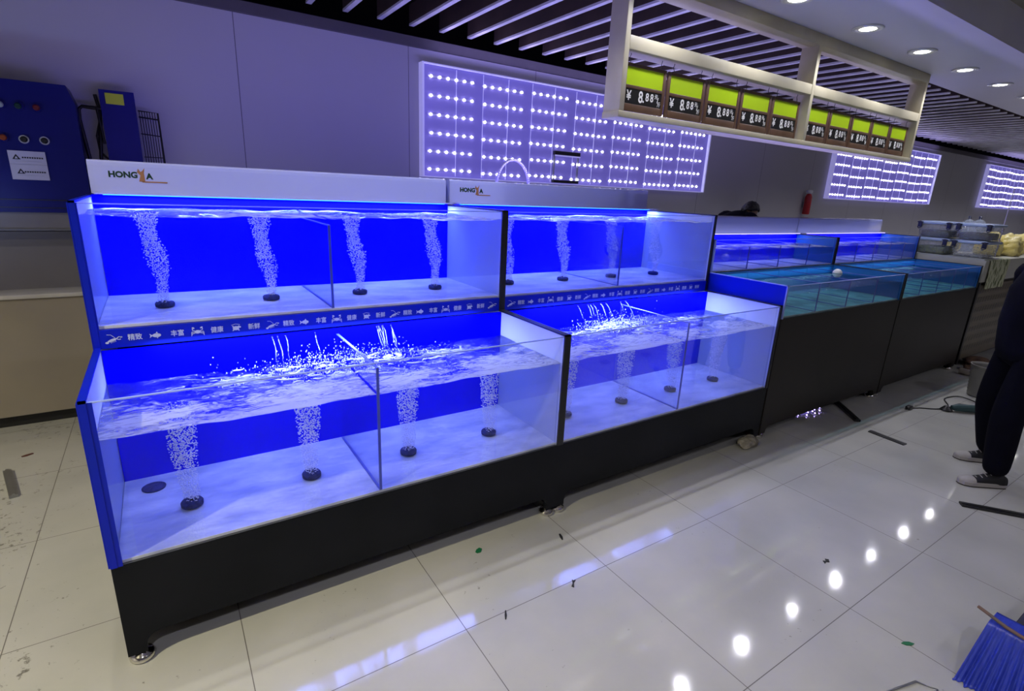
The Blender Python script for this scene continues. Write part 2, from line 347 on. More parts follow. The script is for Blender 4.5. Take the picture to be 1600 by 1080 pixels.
# ------------------------------------------------------------------ aquarium units
ZB, ZL, ZU0, ZU1, YU, YB = .438, 1.061, 1.14, 1.657, .654, 1.40
def icon(mb, kind, cx, cz, y, s, mi):
    def poly(pts): mb.add([(cx + a * s, y, cz + b * s) for a, b in pts], [tuple(range(len(pts)))], mi)
    def ell(a, b, rx, rz, n=12, rot=0):
        c_, s_ = math.cos(rot), math.sin(rot)
        poly([(a + rx * math.cos(2 * PI * i / n) * c_ - rz * math.sin(2 * PI * i / n) * s_, b + rx * math.cos(2 * PI * i / n) * s_ + rz * math.sin(2 * PI * i / n) * c_) for i in range(n)])
    def line(pts, w=.06):
        for (a, b), (c, d) in zip(pts, pts[1:]):
            L_ = math.hypot(c - a, d - b) or 1; nx, nz = -(d - b) / L_ * w / 2, (c - a) / L_ * w / 2
            poly([(a + nx, b + nz), (c + nx, d + nz), (c - nx, d - nz), (a - nx, b - nz)])
    if kind == 'lobster':
        ell(-.05, -.1, .38, .12, 12, .35); ell(-.45, -.32, .14, .10)
        line([(.28, .02), (.5, .2), (.68, .12)]); line([(.28, .02), (.45, -.08), (.62, -.05)]); ell(.66, .14, .1, .06); line([(.2, .1), (-.1, .42), (-.4, .45)], .035)
        for k in range(4): line([(-.2 + .12 * k, -.15 + .04 * k), (-.14 + .12 * k, -.38 + .04 * k)], .035)
    elif kind == 'fish':
        ell(0, 0, .36, .2); poly([(-.3, 0), (-.58, .22), (-.5, 0), (-.58, -.22)]); poly([(-.1, .16), (.05, .36), (.15, .14)]); poly([(-.05, -.16), (.05, -.32), (.14, -.14)])
    elif kind == 'crab':
        ell(0, -.02, .27, .18)
        for sx in (-1, 1):
            line([(sx * .22, .08), (sx * .45, .2), (sx * .42, .4)]); ell(sx * .36, .4, .13, .08, 10, sx * .5)
            for k in range(3): line([(sx * .22, -.02 - .06 * k), (sx * .48, .02 - .12 * k), (sx * .56, -.14 - .14 * k)], .045)
    else:
        ell(0, 0, .3, .22); ell(.38, .1, .1, .08)
        for a in (.7, 2.4, 3.9, 5.5): ell(.33 * math.cos(a), .27 * math.sin(a), .12, .06, 8, a)
        line([(-.4, .35), (0, .45), (.4, .35)], .04)
TXT = {k: text_mesh(k, 1, 0, .012) for k in ('精致', '丰富', '健康', '新鲜')}
M_print = pm('white_print', (.60, .66, .80), rough=.5)
def band(unit, x0, x1):
    mb = MB().box(x0, x1, YU - .004, YU + .02, ZL + .002, ZU0 + .004, 0)
    seq = ['lobster', '精致', 'fish', '丰富', 'crab', '健康', 'turtle', '新鲜']; x = x0 + .045; k = 0; zc = (ZL + ZU0) / 2 + .002
    while x < x1 - .04:
        s = seq[k % 8]
        if s in TXT: mb.mesh(TXT[s], front(x, YU - .0055, zc, .026, .030), 1)
        else: icon(mb, s, x, zc, YU - .0055, .045, 1)
        x += .0775; k += 1
    return W(mb.build('printed_band', [M_bluetrim, M_print], unit, fix=False), unit)
def logo(hood, unit, x, y, z):
    g = MB().mesh(text_mesh('HONG', .040, .0005, .0018, 'LEFT'), front(x, y, z), 0).mesh(text_mesh('A', .040, .0005, .0018, 'LEFT'), front(x + .160, y, z - .004), 0)
    fig = [(0, -.030), (.010, 0), (-.004, .016), (.002, .034), (.012, .018), (.020, .022), (.034, .038), (.028, .012), (.030, -.030)]
    g.prism([(x + .126 + a * .9, z + b) for a, b in fig], 1, y - .001, y + .0005, 1)
    g.box(x + .14, x + .25, y - .001, y + .0005, z - .034, z - .028, 1)
    o = g.build('logo_print', [pm('logo_green', (.01, .045, .03), rough=.4), pm('logo_orange', (.40, .19, .09), rough=.4)], hood, fix=False)
    o.location = -Vector(unit.location) - Vector(hood.location); return o
def foot(unit, par, x, y):
    o = MB().lathe((0, 0, 0), [(.034, 0), (.042, .008), (.043, .018), (.036, .030), (.020, .036), (.016, .046)], 20).build('levelling_foot', M_chrome, par)
    o.location = Vector((x, y, 0)) - Vector(unit.location) - Vector(par.location)
    return o
def glassbox(unit, nm, x0, x1, y0, y1, z0, z1):
    """clear pane with its polished edge showing pale blue along the top"""
    o = W(MB().box(x0, x1, y0, y1, z0, z1 - .004, 0).box(x0, x1, y0, y1, z1 - .004, z1, 1).build(nm, [M_glass, M_gedge], unit), unit); return o
def divider(unit, x, y0, y1, z0, z1):
    o = W(MB().box(x - .006, x + .006, y0 + .004, y1, z0, z1 - .004, 0).box(x - .006, x + .006, y0, y0 + .004, z0, z1, 1).box(x - .006, x + .006, y0 + .004, y1, z1 - .004, z1, 1).box(x - .006, x + .006, y0 + .004, y1, z0, z0 + .004, 1).build('divider_glass', [M_glass, M_dedge], unit), unit); return o
def front_base(x0, x1, z1, zlow, lw, r=.05):
    pts = [(x0, z1), (x1, z1), (x1, .045), (x1 - lw, .045)]
    for i in range(7): a = i / 6 * PI / 2; pts.append((x1 - lw - r + r * math.cos(a), zlow - r + r * math.sin(a)))
    for i in range(7): a = PI / 2 + i / 6 * PI / 2; pts.append((x0 + lw + r + r * math.cos(a), zlow - r + r * math.sin(a)))
    pts.append((x0 + lw, .045)); pts.append((x0, .045)); return pts
def big_unit(x0, x1, label, left_open):
    u = empty('seafood_tank', ((x0 + x1) / 2, .7, 0), label, 'fish tank')
    mb = MB().prism(front_base(x0, x1, ZB, .122, .062), 1, 0, .03)
    for xs in (x0, x1 - .03):
        mb.prism([(.03, .045), (.09, .045), (.10, .10), (.14, .122), (1.26, .122), (1.30, .10), (1.31, .045), (1.40, .045), (1.40, ZB), (.03, ZB)], 0, xs, xs + .03)
    mb.box(x0 + .03, x1 - .03, 1.37, 1.40, .122, ZB).box(x0 + .03, x1 - .03, .03, 1.37, ZB - .03, ZB)
    mb.box(x0 + .0, x1 - .0, YB - .03, YB, ZB, ZU0 - .02).box(x0 + .03, x1 - .03, YU + .05, YB - .03, ZU0 - .04, ZU0 - .005)
    base = W(mb.build('base_cabinet', M_black, u), u)
    for fx in (x0 + .040, x1 - .040):
        for fy in (.030, 1.36): foot(u, base, fx, fy)
    a, b = x0 + .022, x1 - .022
    # lower tank
    W(MB().box(a, b, .012, .62, ZB + .002, ZB + .014).build('floor_panel', M_wfloor, u), u)
    glassbox(u, 'front_glass', a, b, 0, .010, ZB + .002, ZL)
    W(MB().box(a, b, .62, .634, ZB + .014, ZL).build('back_panel', M_blue, u), u)
    xm = x0 + .985
    divider(u, xm, .012, .61, ZB + .014, 1.035)
    # upper tank
    W(MB().box(a, b, YU + .012, YB - .034, ZU0 + .006, ZU0 + .018).build('floor_panel', M_wfloor, u), u)
    glassbox(u, 'front_glass', a, b, YU, YU + .010, ZU0 + .006, ZU1)
    W(MB().box(a, b, YB - .034, YB - .02, ZU0 + .018, ZU1 + .012).build('back_panel', M_blue, u), u)
    divider(u, xm, YU + .012, YB - .036, ZU0 + .018, 1.575)
    # side panels: one per side, stepped like the tank, with a dark rim
    prof = [(0, ZB), (YB, ZB), (YB, ZU1), (YU, ZU1), (YU, ZL), (0, ZL)]
    for side, xs in ((0, x0), (1, x1 - .02)):
        W(MB().prism(prof, 0, xs, xs + .02).build('side_panel', M_white, u), u)
        rim = MB(); t = .008; m_ = M_edge
        xa, xb = xs - .0004, xs + .0204
        if side == 0 and left_open: xa = xs + .0
        rim.box(xa, xb, -.006, .004, ZB, ZL + t); rim.box(xa, xb, -.006, YU - .002, ZL, ZL + t)
        rim.box(xa, xb, YU - .006, YU + .004, ZL, ZU1 + t); rim.box(xa, xb, YU - .006, YB, ZU1, ZU1 + t)
        W(rim.build('edge_trim', M_bluetrim if (side == 0 and left_open) else M_edge, u), u)
        if side == 0 and left_open:     # blue film on the first unit's outer end
            W(MB().box(xs - .006, xs - .001, .0, YU, ZB, ZL).box(xs - .006, xs - .001, YU, YB, ZB, ZU1).build('end_film', M_bluetrim, u), u)
            W(MB().box(x0, x0 + .036, -.0035, -.0005, ZB, ZL).build('corner_strip', M_bluetrim, u), u)
            W(MB().box(x0, x0 + .026, YU - .0035, YU - .0005, ZU0, ZU1).build('corner_strip', M_bluetrim, u), u)
    band(u, x0 + .02, x1 - .02)
    # light hood
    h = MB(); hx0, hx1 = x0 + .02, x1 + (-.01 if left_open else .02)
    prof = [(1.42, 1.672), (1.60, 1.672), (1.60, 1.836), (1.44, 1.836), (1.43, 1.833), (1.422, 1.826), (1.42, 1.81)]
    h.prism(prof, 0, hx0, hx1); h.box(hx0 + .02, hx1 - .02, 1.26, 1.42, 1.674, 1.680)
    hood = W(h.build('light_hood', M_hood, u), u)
    ls = MB().box(hx0 + .05, hx1 - .05, 1.335, 1.365, 1.6685, 1.674).build('led_bar', M_ledb, hood); ls.location = -Vector(u.location) - Vector(hood.location)
    for hx in (hx0 + .3, hx1 - .3):
        br = MB().box(hx, hx + .03, 1.375, 1.42, 1.655, 1.674).build('bracket', M_steel, hood); br.location = -Vector(u.location) - Vector(hood.location)
    logo(hood, u, x0 + .10, 1.4195, 1.768)
    return u
big_unit(0.0, 2.0, 'two-tier blue lit seafood tank with white hood, nearest and leftmost of the row', True)
big_unit(2.0, 3.977, 'second two-tier blue lit seafood tank from the left, black edged, behind the nearest one', False)

def wave(x, y, a):
    return a * (math.sin(9 * x + 3 * y) * .35 + math.sin(23 * x - 11 * y + 1) * .25 + math.sin(41 * x + 31 * y) * .18 + math.sin(17 * y - 5 * x + 2) * .22)
def water(nm, x0, x1, y0, y1, z0, z1, mt, ms, amp, label, nu=160, nv=60):
    def top(u, v):
        x, y = x0 + (x1 - x0) * u, y0 + (y1 - y0) * v; return (x, y, z1 + wave(x, y, amp))
    vs = []; mb = MB().grid(top, nu, nv, 0)
    n = (nu + 1)
    ring = [i for i in range(nu + 1)] + [j * n + nu for j in range(1, nv + 1)] + [nv * n + i for i in range(nu - 1, -1, -1)] + [j * n for j in range(nv - 1, 0, -1)]
    b = len(mb.v); mb.v += [(mb.v[i][0], mb.v[i][1], z0) for i in ring]
    R = len(ring)
    for i in range(R):
        mb.f.append((ring[i], b + i, b + (i + 1) % R, ring[(i + 1) % R])); mb.m.append(1); mb.sm.append(False)
    mb.f.append(tuple(b + i for i in range(R))); mb.m.append(1); mb.sm.append(False)
    c = ((x0 + x1) / 2, (y0 + y1) / 2, z0)
    o = mb.build(nm, [mt, ms], loc=c); return tag(o, label, 'water', kind='stuff')
WL, WU = .915, 1.607
for (x0, x1, nm) in ((.0, 2.0, 'first'), (2.0, 3.977, 'second')):
    a, b, xm = x0 + .0225, x1 - .0225, x0 + .985
    for k, (p, q) in enumerate(((a, xm - .0065), (xm + .0065, b))):
        sd = ('left', 'right')[k]
        water('tank_water', p, q, .0125, .6175, ZB + .015, WL, M_wtopL, M_wside, .006, f'foamy water in the lower {sd} compartment of the {nm} tank')
        water('tank_water', p, q, YU + .0125, YB - .0365, ZU0 + .019, WU, M_wtopU, M_wside, .009, f'rippled water in the upper {sd} compartment of the {nm} tank')

# ---- bubbles and air stones
_b = bmesh.new(); bmesh.ops.create_icosphere(_b, subdivisions=1, radius=1); _b.verts.index_update()
ICO = ([v.co.copy() for v in _b.verts], [[v.index for v in f.verts] for f in _b.faces]); _b.free()
def plume_mesh(h, seed, n, r0, r1, drift, wob):
    rnd = random.Random(seed); mb = MB(); ph = rnd.random() * 6
    for i in range(n):
        t = rnd.random(); z = t * h; rr = (r0 + (r1 - r0) * min(1, t * 1.6)) * (1 + wob * math.sin(11 * t + ph) * .5)
        cx = -drift * (t * .8 + .35 * math.sin(ph + 6 * t)); cy = drift * math.sin(ph + 2 + 4 * t) * .3
        a = rnd.random() * 2 * PI; q = rr * math.sqrt(rnd.random()) * (1 + wob * rnd.random() * .5); r = rnd.uniform(.0013, .0030) if t < .45 else rnd.uniform(.0018, .0038)
        c = (cx + q * math.cos(a), cy + q * math.sin(a), z)
        mb.add([(c[0] + v.x * r, c[1] + v.y * r, c[2] + v.z * r) for v in ICO[0]], ICO[1], 0, True)
    me = mb.build('x', M_bub, fix=False); d = me.data; bpy.data.objects.remove(me); return d
PL = [plume_mesh(.46, i, 1900, .030, .054, .006, .05) for i in range(3)]
PU = [plume_mesh(.44, 10 + i, 1700, .024, .040, .030, .45) for i in range(3)]
stone0 = MB().lathe((0, 0, 0), [(.034, 0), (.041, .004), (.042, .018), (.038, .024), (.02, .026)], 24).build('air_stone', M_stone)
nz = MB().lathe((0, 0, .024), [(.006, 0), (.006, .008), (.003, .009)], 10).build('nozzle', M_edge, stone0)
stones = []
for ui, (x0, nm) in enumerate(((0, 'first'), (1.99, 'second'))):
    for lv in (0, 1):
        for k in range(4):
            stones.append((x0 + .265 + .48 * k, (.275, .985)[lv], (ZB + .014, ZU0 + .018)[lv], nm, ('lower', 'upper')[lv], ('first', 'second', 'third', 'fourth')[k], lv, k))
for i, (x, y, z, nm, lvn, kn, lv, k) in enumerate(stones):
    s = stone0 if i == 0 else copy_tree(stone0)
    s.location = (x, y, z + .0005)
    tag(s, f'round air stone, {lvn} floor of the {nm} tank, {kn} from the left', 'air stone', 'air stones on the tank floors')
    p = bpy.data.objects.new('bubble_plume', (PL, PU)[lv][(i + k) % 3]); COL.objects.link(p)
    p.location = (x, y, z + .028); p.rotation_euler.z = (i * 1.7 if lv == 0 else random.uniform(-.5, .5))
    if lv == 0: p.scale.z = .93
    elif lv == 1: p.scale.z = .95
    tag(p, f'column of white bubbles rising from the {kn} air stone in the {lvn} {nm} tank', 'bubbles', kind='stuff')
o = MB().lathe((0, 0, 0), [(.045, 0), (.046, .004), (.036, .005)], 24).build('drain_cover', M_stone, loc=None)
o.location = (.131, .505, ZB + .0145); tag(o, 'flat dark blue drain cover in the back left corner of the lowest tank floor', 'drain cover')

# ---- falling water and splashes
M_drop = glass('splash_water', (.92, .95, 1), 1.0, .02, .9)
M_foam = pm('white_foam', (.62, .68, .80), rough=.3, spec=.6)
def splash(xc, w, n, seed, label):
    rnd = random.Random(seed); mb = MB()
    for i in range(n):
        t = abs(rnd.gauss(0, 1)); x = xc + rnd.gauss(0, w * .5)
        y = .45 + rnd.gauss(0, .08); y = min(.60, max(.2, y)); z = WL + .006 + abs(rnd.gauss(0, .022)) * (1 if rnd.random() < .8 else 2.4)
        z = min(z, ZL - .02)
        mb.ico((x, y, z), rnd.uniform(.0010, .0028), 0, 0, (1, 1, rnd.uniform(.8, 2.4)))
    for i in range(9):                                 # thrown sheets and crowns
        x = xc + rnd.gauss(0, w * .45); y = .44 + rnd.gauss(0, .05); h = rnd.uniform(.02, .07); dx = rnd.uniform(-.04, .04)
        pts = [(x + dx * t + .006 * math.sin(9 * t), y + rnd.uniform(-.004, .004), WL + h * t * (1.6 - .8 * t)) for t in [q / 6 for q in range(7)]]
        mb.tube(pts, [.005, .0035, .003, .0022, .002, .0014, .0006], 6, 1)
    for i in range(60):                                 # streaks of foam on the surface
        a = rnd.random() * 2 * PI; x = xc + rnd.gauss(0, w * .6); y = min(.58, max(.1, .40 + rnd.gauss(0, .07))); L_ = rnd.uniform(.02, .10); z = WL + .004
        an = rnd.gauss(0, .35)
        pts = [(x + L_ * (t - .5) * math.cos(an), y + L_ * (t - .5) * math.sin(an) + .006 * math.sin(7 * t + i), z + wave(x, y, .006)) for t in [q / 5 for q in range(6)]]
        mb.tube(pts, [.0008, .003, .004, .0035, .002, .0006], 5, 0)
    # thin streams falling from under the step
    for i in range(int(w * 30)):
        x = xc + rnd.uniform(-w, w) * .8; yt = .60; yb = .52 - rnd.random() * .05
        pts = [(x + .003 * math.sin(t * 9 + i), yt + (yb - yt) * t ** .7, ZL - .004 - (ZL - WL - .002) * t) for t in [q / 7 for q in range(8)]]
        mb.tube(pts, [.003, .0022, .002, .0024, .0018, .0022, .003, .005], 6, 1); mb.ico((x, yb, WL + .006), .010, 1, 0, (1.6, 1.3, .5))
    return tag(mb.build('water_splash', [M_foam, M_drop], fix=False), label, 'splash', kind='stuff')
splash(.95, .42, 1100, 3, 'splashing foam and falling streams at the back of the first lower tank')
splash(2.80, .32, 1100, 5, 'splashing white foam at the back of the second lower tank')

# ------------------------------------------------------------------ shallow units three, four
ZS0, ZS1, ZT1, YT = .965, 1.206, 1.47, 1.08
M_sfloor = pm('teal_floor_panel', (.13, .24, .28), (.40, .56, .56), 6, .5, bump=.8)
M_sback = pm('teal_blue_back', (.01, .12, .42), (.015, .15, .45), 3, .35)
M_brownblack = pm('brown_black_panel', (.022, .019, .017), (.027, .023, .020), 2, .4, spec=.2)
def small_unit(x0, x1, label, divs, first):
    u = empty('shallow_tank', ((x0 + x1) / 2, .5, 0), label, 'fish tank')
    mb = MB().prism(front_base(x0, x1, ZS0, .10, .07), 1, 0, .03)
    for xs in (x0, x1 - .02): mb.box(xs, xs + .02, .03, 1.10, .04, ZS0)
    mb.box(x0, x1, 1.08, 1.10, .1, ZS1).box(x0 + .02, x1 - .02, .03, 1.08, ZS0 - .02, ZS0)
    base = W(mb.build('base_cabinet', M_brownblack, u), u)
    for fx in (x0 + .035, x1 - .035):
        for fy in (.04, 1.04): foot(u, base, fx, fy)
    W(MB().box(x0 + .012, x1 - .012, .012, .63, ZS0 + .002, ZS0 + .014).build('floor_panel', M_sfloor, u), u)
    glassbox(u, 'front_glass', x0 + .012, x1 - .012, 0, .010, ZS0 + .002, ZS1)
    W(MB().box(x0 + .012, x1 - .012, .632, .646, ZS0 + .002, ZS1 - .002).build('back_panel', M_sback, u), u)
    W(MB().box(x0 + .012, x1 - .012, YU + .012, YT - .02, ZS1 + .002, ZS1 + .012).build('floor_panel', M_wfloor, u), u)
    glassbox(u, 'front_glass', x0 + .012, x1 - .012, YU, YU + .010, ZS1 + .002, ZT1)
    W(MB().box(x0 + .012, x1 - .012, YT - .018, YT - .004, ZS1 + .012, ZT1).build('back_panel', M_blue, u), u)
    prof = [(0, ZS0), (YT, ZS0), (YT, ZT1), (YU, ZT1), (YU, ZS1), (0, ZS1)]
    for side, xs in ((0, x0), (1, x1 - .01)):
        W(MB().prism(prof, 0, xs, xs + .010).build('side_panel', M_bluetrim if side == 0 and first else M_sback if side else M_white, u), u)
        rim = MB(); rim.box(xs - .001, xs + .014, -.005, .004, ZS0, ZS1 + .006).box(xs - .001, xs + .014, -.005, YU - .002, ZS1, ZS1 + .006)
        rim.box(xs - .001, xs + .014, YU - .005, YU + .004, ZS1, ZT1 + .006).box(xs - .001, xs + .014, YU - .005, YT, ZT1, ZT1 + .006)
        W(rim.build('edge_trim', M_gedge if side == 0 and first else M_edge, u), u)
    for dx in divs:
        divider(u, x0 + dx, .012, .63, ZS0 + .014, ZS1 - .003)
        divider(u, x0 + dx + .024, YU + .012, YT - .02, ZS1 + .012, ZT1 - .06)
    hood = W(MB().prism([(1.10, 1.486), (1.26, 1.486), (1.26, 1.637), (1.115, 1.637), (1.103, 1.63), (1.10, 1.618)], 0, x0 + .02, x1 + .03).box(x0 + .04, x1, 1.0, 1.10, 1.486, 1.491).build('light_hood', M_hood, u), u)
    ls = MB().box(x0 + .08, x1 - .05, 1.012, 1.03, 1.481, 1.486).build('led_bar', M_led, hood); ls.location = -Vector(u.location) - Vector(hood.location)
    return u
small_unit(4.0, 5.935, 'shallow teal tank with blue end panel on a tall dark cabinet, third unit', (.48, .95, 1.43), True)
small_unit(5.955, 7.86, 'shallow teal tank on a tall dark cabinet, fourth unit, beside the stacked plastic boxes', (.42, .82, 1.2, 1.55), False)
for (x0, x1, nm) in ((4.0, 5.935, 'third'), (5.955, 7.86, 'fourth')):
    w1 = water('tank_water', x0 + .0125, x1 - .0125, .0125, .6305, ZS0 + .015, 1.135, M_wtop3, M_wside3, .003, f'calm teal water in the lower tray of the {nm} tank unit', 60, 20)
    w2 = water('tank_water', x0 + .0125, x1 - .0125, YU + .0125, YT - .0205, ZS1 + .013, 1.385, M_wtopU, M_wside, .004, f'blue lit water in the upper tray of the {nm} tank unit', 60, 20)

# ------------------------------------------------------------------ LED light panels on the back wall
M_ledback = pm('lavender_lightbox', (.20, .17, .45), (.17, .15, .4), 2, .3, emit=(.12, .10, .46), es=.55)
M_ledframe = pm('lightbox_frame', (.7, .7, .85), rough=.3, emit=(.45, .42, 1.0), es=.4)
M_dot = em('led_dot', (.93, .92, 1.0), 16)
M_strip = pm('strip_backing', (.5, .48, .8), rough=.4)
LEDW, LEDZ0, LEDZ1 = 4.18, 1.885, 2.873
led0 = empty('led_light_panel', (2.497, 2.95, LEDZ0), 'wide wall light panel with rows of white LEDs behind the two-tier tanks', 'light panel', 'LED light panels on the back wall')
MB().box(0, LEDW, .0, .045, 0, LEDZ1 - LEDZ0).build('back_sheet', M_ledback, led0)
fr = MB().box(-.02, LEDW + .02, -.035, .045, LEDZ1 - LEDZ0, LEDZ1 - LEDZ0 + .010).box(-.02, LEDW + .02, -.035, .045, -.010, 0)
fr.box(-.02, 0, -.035, .045, 0, LEDZ1 - LEDZ0).box(LEDW, LEDW + .02, -.035, .045, 0, LEDZ1 - LEDZ0)
fr.build('frame', M_ledframe, led0)
for k in range(1, 14):
    xx = k * LEDW / 14 + .05
    MB().box(xx - .002, xx + .002, -.006, -.001, .01, LEDZ1 - LEDZ0 - .01).build('vertical_wire', M_ledframe, led0)
sb = MB().box(0, .50, -.006, -.001, -.010, .010)
for k in range(6): sb.ico((.03 + .088 * k, -.012, 0), .0125, 2, 1, (1, .7, 1))
strip0 = sb.build('led_strip', [M_strip, M_dot], led0, fix=False)
first = True
for r in range(6):
    for c in range(7):
        if r == 0 and c == 2: pass
        s = strip0 if first else strip0.copy()
        if not first: COL.objects.link(s); s.parent = led0
        first = False
        s.location = (.045 + c * .5925 + random.uniform(-.012, .012), 0, .065 + r * .165 + (0.0, -.012)[c % 2])
for lx, lab in ((10.05, 'wall light panel with rows of white LEDs above the shallow tanks'), (17.2, 'farthest wall light panel of white LEDs cut by the right edge of the photo')):
    c = copy_tree(led0); c.location = (lx, 2.95, LEDZ0 + .02); c['label'] = lab

# ------------------------------------------------------------------ hanging wooden rack with price signs
M_wood = pm('pale_wood', (.50, .46, .32), (.42, .38, .26), 3, .45, stretch=(1, 1, 1))
rk = empty('hanging_rack', (5.28, .9, 2.29), 'pale wooden hanging rack holding the price signs over the tanks', 'rack')
RY0, RY1 = .825, .985
for px_ in (2.99, 5.28, 7.50):
    W(MB().rbox(px_, px_ + .045, RY0, RY1, 2.335, 3.198, .003).build('post', M_wood, rk), rk)
for nm, a, b in (('bottom_rail', 2.293, 2.335), ('top_rail', 3.11, 3.199)):
    W(MB().rbox(2.985, 7.55, RY0 - .002, RY1 + .002, a, b, .003).build(nm, M_wood, rk), rk)
for a, b in ((3.036, 5.279), (5.326, 7.499)):
    W(MB().rbox(a, b, RY0 + .001, RY1, 2.715, 2.80, .003).build('middle_rail', M_wood, rk), rk)
M_lime = pm('lime_card', (.42, .62, .01), (.40, .58, .01), 2, .35)
M_walnut = pm('walnut_frame', (.12, .065, .04), (.09, .05, .03), 6, .4)
M_blk = pm('black_flip_card', (.012, .012, .012), rough=.35)
M_wht = pm('white_digit', (.8, .8, .78), rough=.4)
M_wire = pm('black_wire', (.015, .014, .014), rough=.35, metal=.5)
def price_sign(w):
    t = empty('price_sign', (0, 0, 0))
    z0, z1 = 0, .305
    f = MB().rbox(0, .028, 0, .02, z0, z1, .003).rbox(w - .028, w, 0, .02, z0, z1, .003).rbox(.028, w - .028, 0, .02, z1 - .022, z1, .003).rbox(.028, w - .028, 0, .02, z0, .048, .003).rbox(.028, w - .028, 0, .02, .145, .168, .003)
    f.build('frame', M_walnut, t)
    MB().box(.028, w - .028, .006, .014, .168, z1 - .022).build('lime_card', M_lime, t)
    c = MB().box(.028, w - .028, .004, .014, .048, .145).build('price_card', M_blk, t)
    d = MB()
    cz = .097; s = w - .056
    def T(ch, fx, size, dz=0, sx=1): d.mesh(text_mesh(ch, size, .0004, size * .018), front(.028 + s * fx, .0035, cz + dz, sx, 1), 0)
    T('¥', .10, .085, 0, .9); T('8', .42, .105, 0, .85); T('.', .50, .09, 0); T('8', .60, .075, .008, .9); T('8', .73, .075, .008, .9)
    T('元', .85, .034, .022); T('/', .90, .05, .0); T('斤', .94, .034, -.026)
    d.build('price_digits', M_wht, c, fix=False)
    for fx in (.13, .87):
        x = w * fx; pts = [(x, .01, z1 - .004), (x + .006, .01, z1 + .010), (x, .01, z1 + .022), (x - .006, .01, z1 + .032), (x, .01, z1 + .043), (x + .004, .01, z1 + .054), (x, .01, z1 + .0595)]
        MB().tube(pts, .0022, 6).build('hook', M_wire, t)
    return t
ORD = ['first', 'second', 'third', 'fourth', 'fifth', 'sixth', 'seventh', 'eighth', 'ninth', 'tenth']
p1 = price_sign(.42); p2 = price_sign(.405)
for k in range(10):
    if k < 5: o = p1 if k == 0 else copy_tree(p1); x = 3.07 + .441 * k
    else: o = p2 if k == 5 else copy_tree(p2); x = 5.375 + .425 * (k - 5)
    o.location = (x, .89, 2.352)
    tag(o, f'lime and black 8.88 price sign, {ORD[k]} from the left on the rack', 'price sign', 'price signs hanging in the rack')

# ------------------------------------------------------------------ left side: blue machine and its neighbours
M_navy = pm('navy_enamel', (.002, .004, .10), (.003, .005, .125), 2, .4, spec=.25)
bm_ = empty('control_cabinet', (-.6, 2.80, 1.502), 'dark blue control box with lamps and a white label plate on the wall', 'control box')
W(MB().prism([(-1.2, 1.502), (-.115, 1.502), (-.085, 1.56), (-.085, 2.20), (-.12, 2.31), (-1.2, 2.31)], 1, 2.72, 2.985).build('housing', M_navy, bm_), bm_)
W(MB().box(-1.2, -.115, 2.712, 2.72, 1.58, 1.585).box(-1.2, -.115, 2.712, 2.72, 1.53, 1.534).build('seam', M_edge, bm_), bm_)
def button(x, z, col, ring, nm, lab):
    o = MB().tube([(x, 2.72, z), (x, 2.708, z)], .026, 20, 0).tube([(x, 2.71, z), (x, 2.698, z), (x, 2.694, z)], [.019, .018, .012], 18, 1).build(nm, [ring, col], bm_)
    W(o, bm_); o['label'] = lab
M_red = pm('red_lens', (.12, .01, .015), rough=.3); M_grn = pm('green_lens', (.005, .035, .03), rough=.3); M_org = pm('orange_lens', (.26, .05, .01), rough=.3)
M_pale = pm('pale_lens', (.35, .4, .38), rough=.3); M_sil = pm('silver_ring', (.6, .62, .7), rough=.25, metal=.6)
button(-.458, 2.157, M_pale, M_navy, 'indicator_lamp', 'pale green lamp'); button(-.372, 2.157, M_grn, M_navy, 'indicator_lamp', 'dark green lamp'); button(-.284, 2.157, M_red, M_navy, 'indicator_lamp', 'dull red lamp')
button(-.474, 1.962, M_org, M_navy, 'push_button', 'orange red button'); button(-.376, 1.958, M_blk, M_sil, 'key_switch', 'silver ringed switch'); button(-.275, 1.958, M_blk, M_sil, 'key_switch', 'silver ringed switch')
pl_ = MB().box(-.470, -.285, 2.712, 2.718, 1.709, 1.887, 0)
for zz, s0 in ((1.85, 0), (1.762, .01)):
    pl_.prism([(-.452 + s0, zz - .016), (-.412 + s0, zz - .016), (-.432 + s0, zz + .016)], 1, 2.7105, 2.712, 1)
    pl_.prism([(-.440 + s0, zz - .011), (-.424 + s0, zz - .011), (-.432 + s0, zz + .004)], 1, 2.7098, 2.7105, 0)
    for k in range(9): pl_.box(-.404 + .012 * k, -.396 + .012 * k, 2.7105, 2.712, zz - .008, zz + .001, 1)
    pl_.box(-.44, -.31, 2.7105, 2.712, zz - .027, zz - .0255, 2)
pl_.box(-.47, -.285, 2.7105, 2.712, 1.803, 1.805, 2)
o = W(pl_.build('label_plate', [pm('plate_white', (.48, .46, .54), rough=.5), M_blk, pm('plate_grey', (.3, .3, .34), rough=.5)], bm_, fix=False), bm_); o['label'] = 'white plate with two warning triangles'
dv = empty('slim_cabinet', (.15, 2.91, 1.502), 'slim dark blue box with a yellow sticker beside the control box', 'box')
W(MB().prism([(2.84, 1.502), (2.985, 1.502), (2.985, 2.30), (2.84, 2.325)], 0, .045, .245).build('housing', pm('slim_navy', (.006, .006, .16), rough=.4, spec=.25), dv), dv)
W(MB().box(.078, .182, 2.833, 2.8395, 2.235, 2.305).build('sticker', pm('yellow_sticker', (.50, .55, .03), rough=.5), dv), dv)
tf = MB().tube([(-.085 + .05, 2.86, 1.505), (-.085, 2.86, 2.12), (-.08, 2.86, 2.185), (-.06, 2.86, 2.205), (.045, 2.86, 2.200)], .012, 10)
tf.tube([(-.02, 2.86, 1.505), (.0, 2.87, 1.88), (.035, 2.87, 2.19), (.02, 2.87, 2.29)], .011, 10)
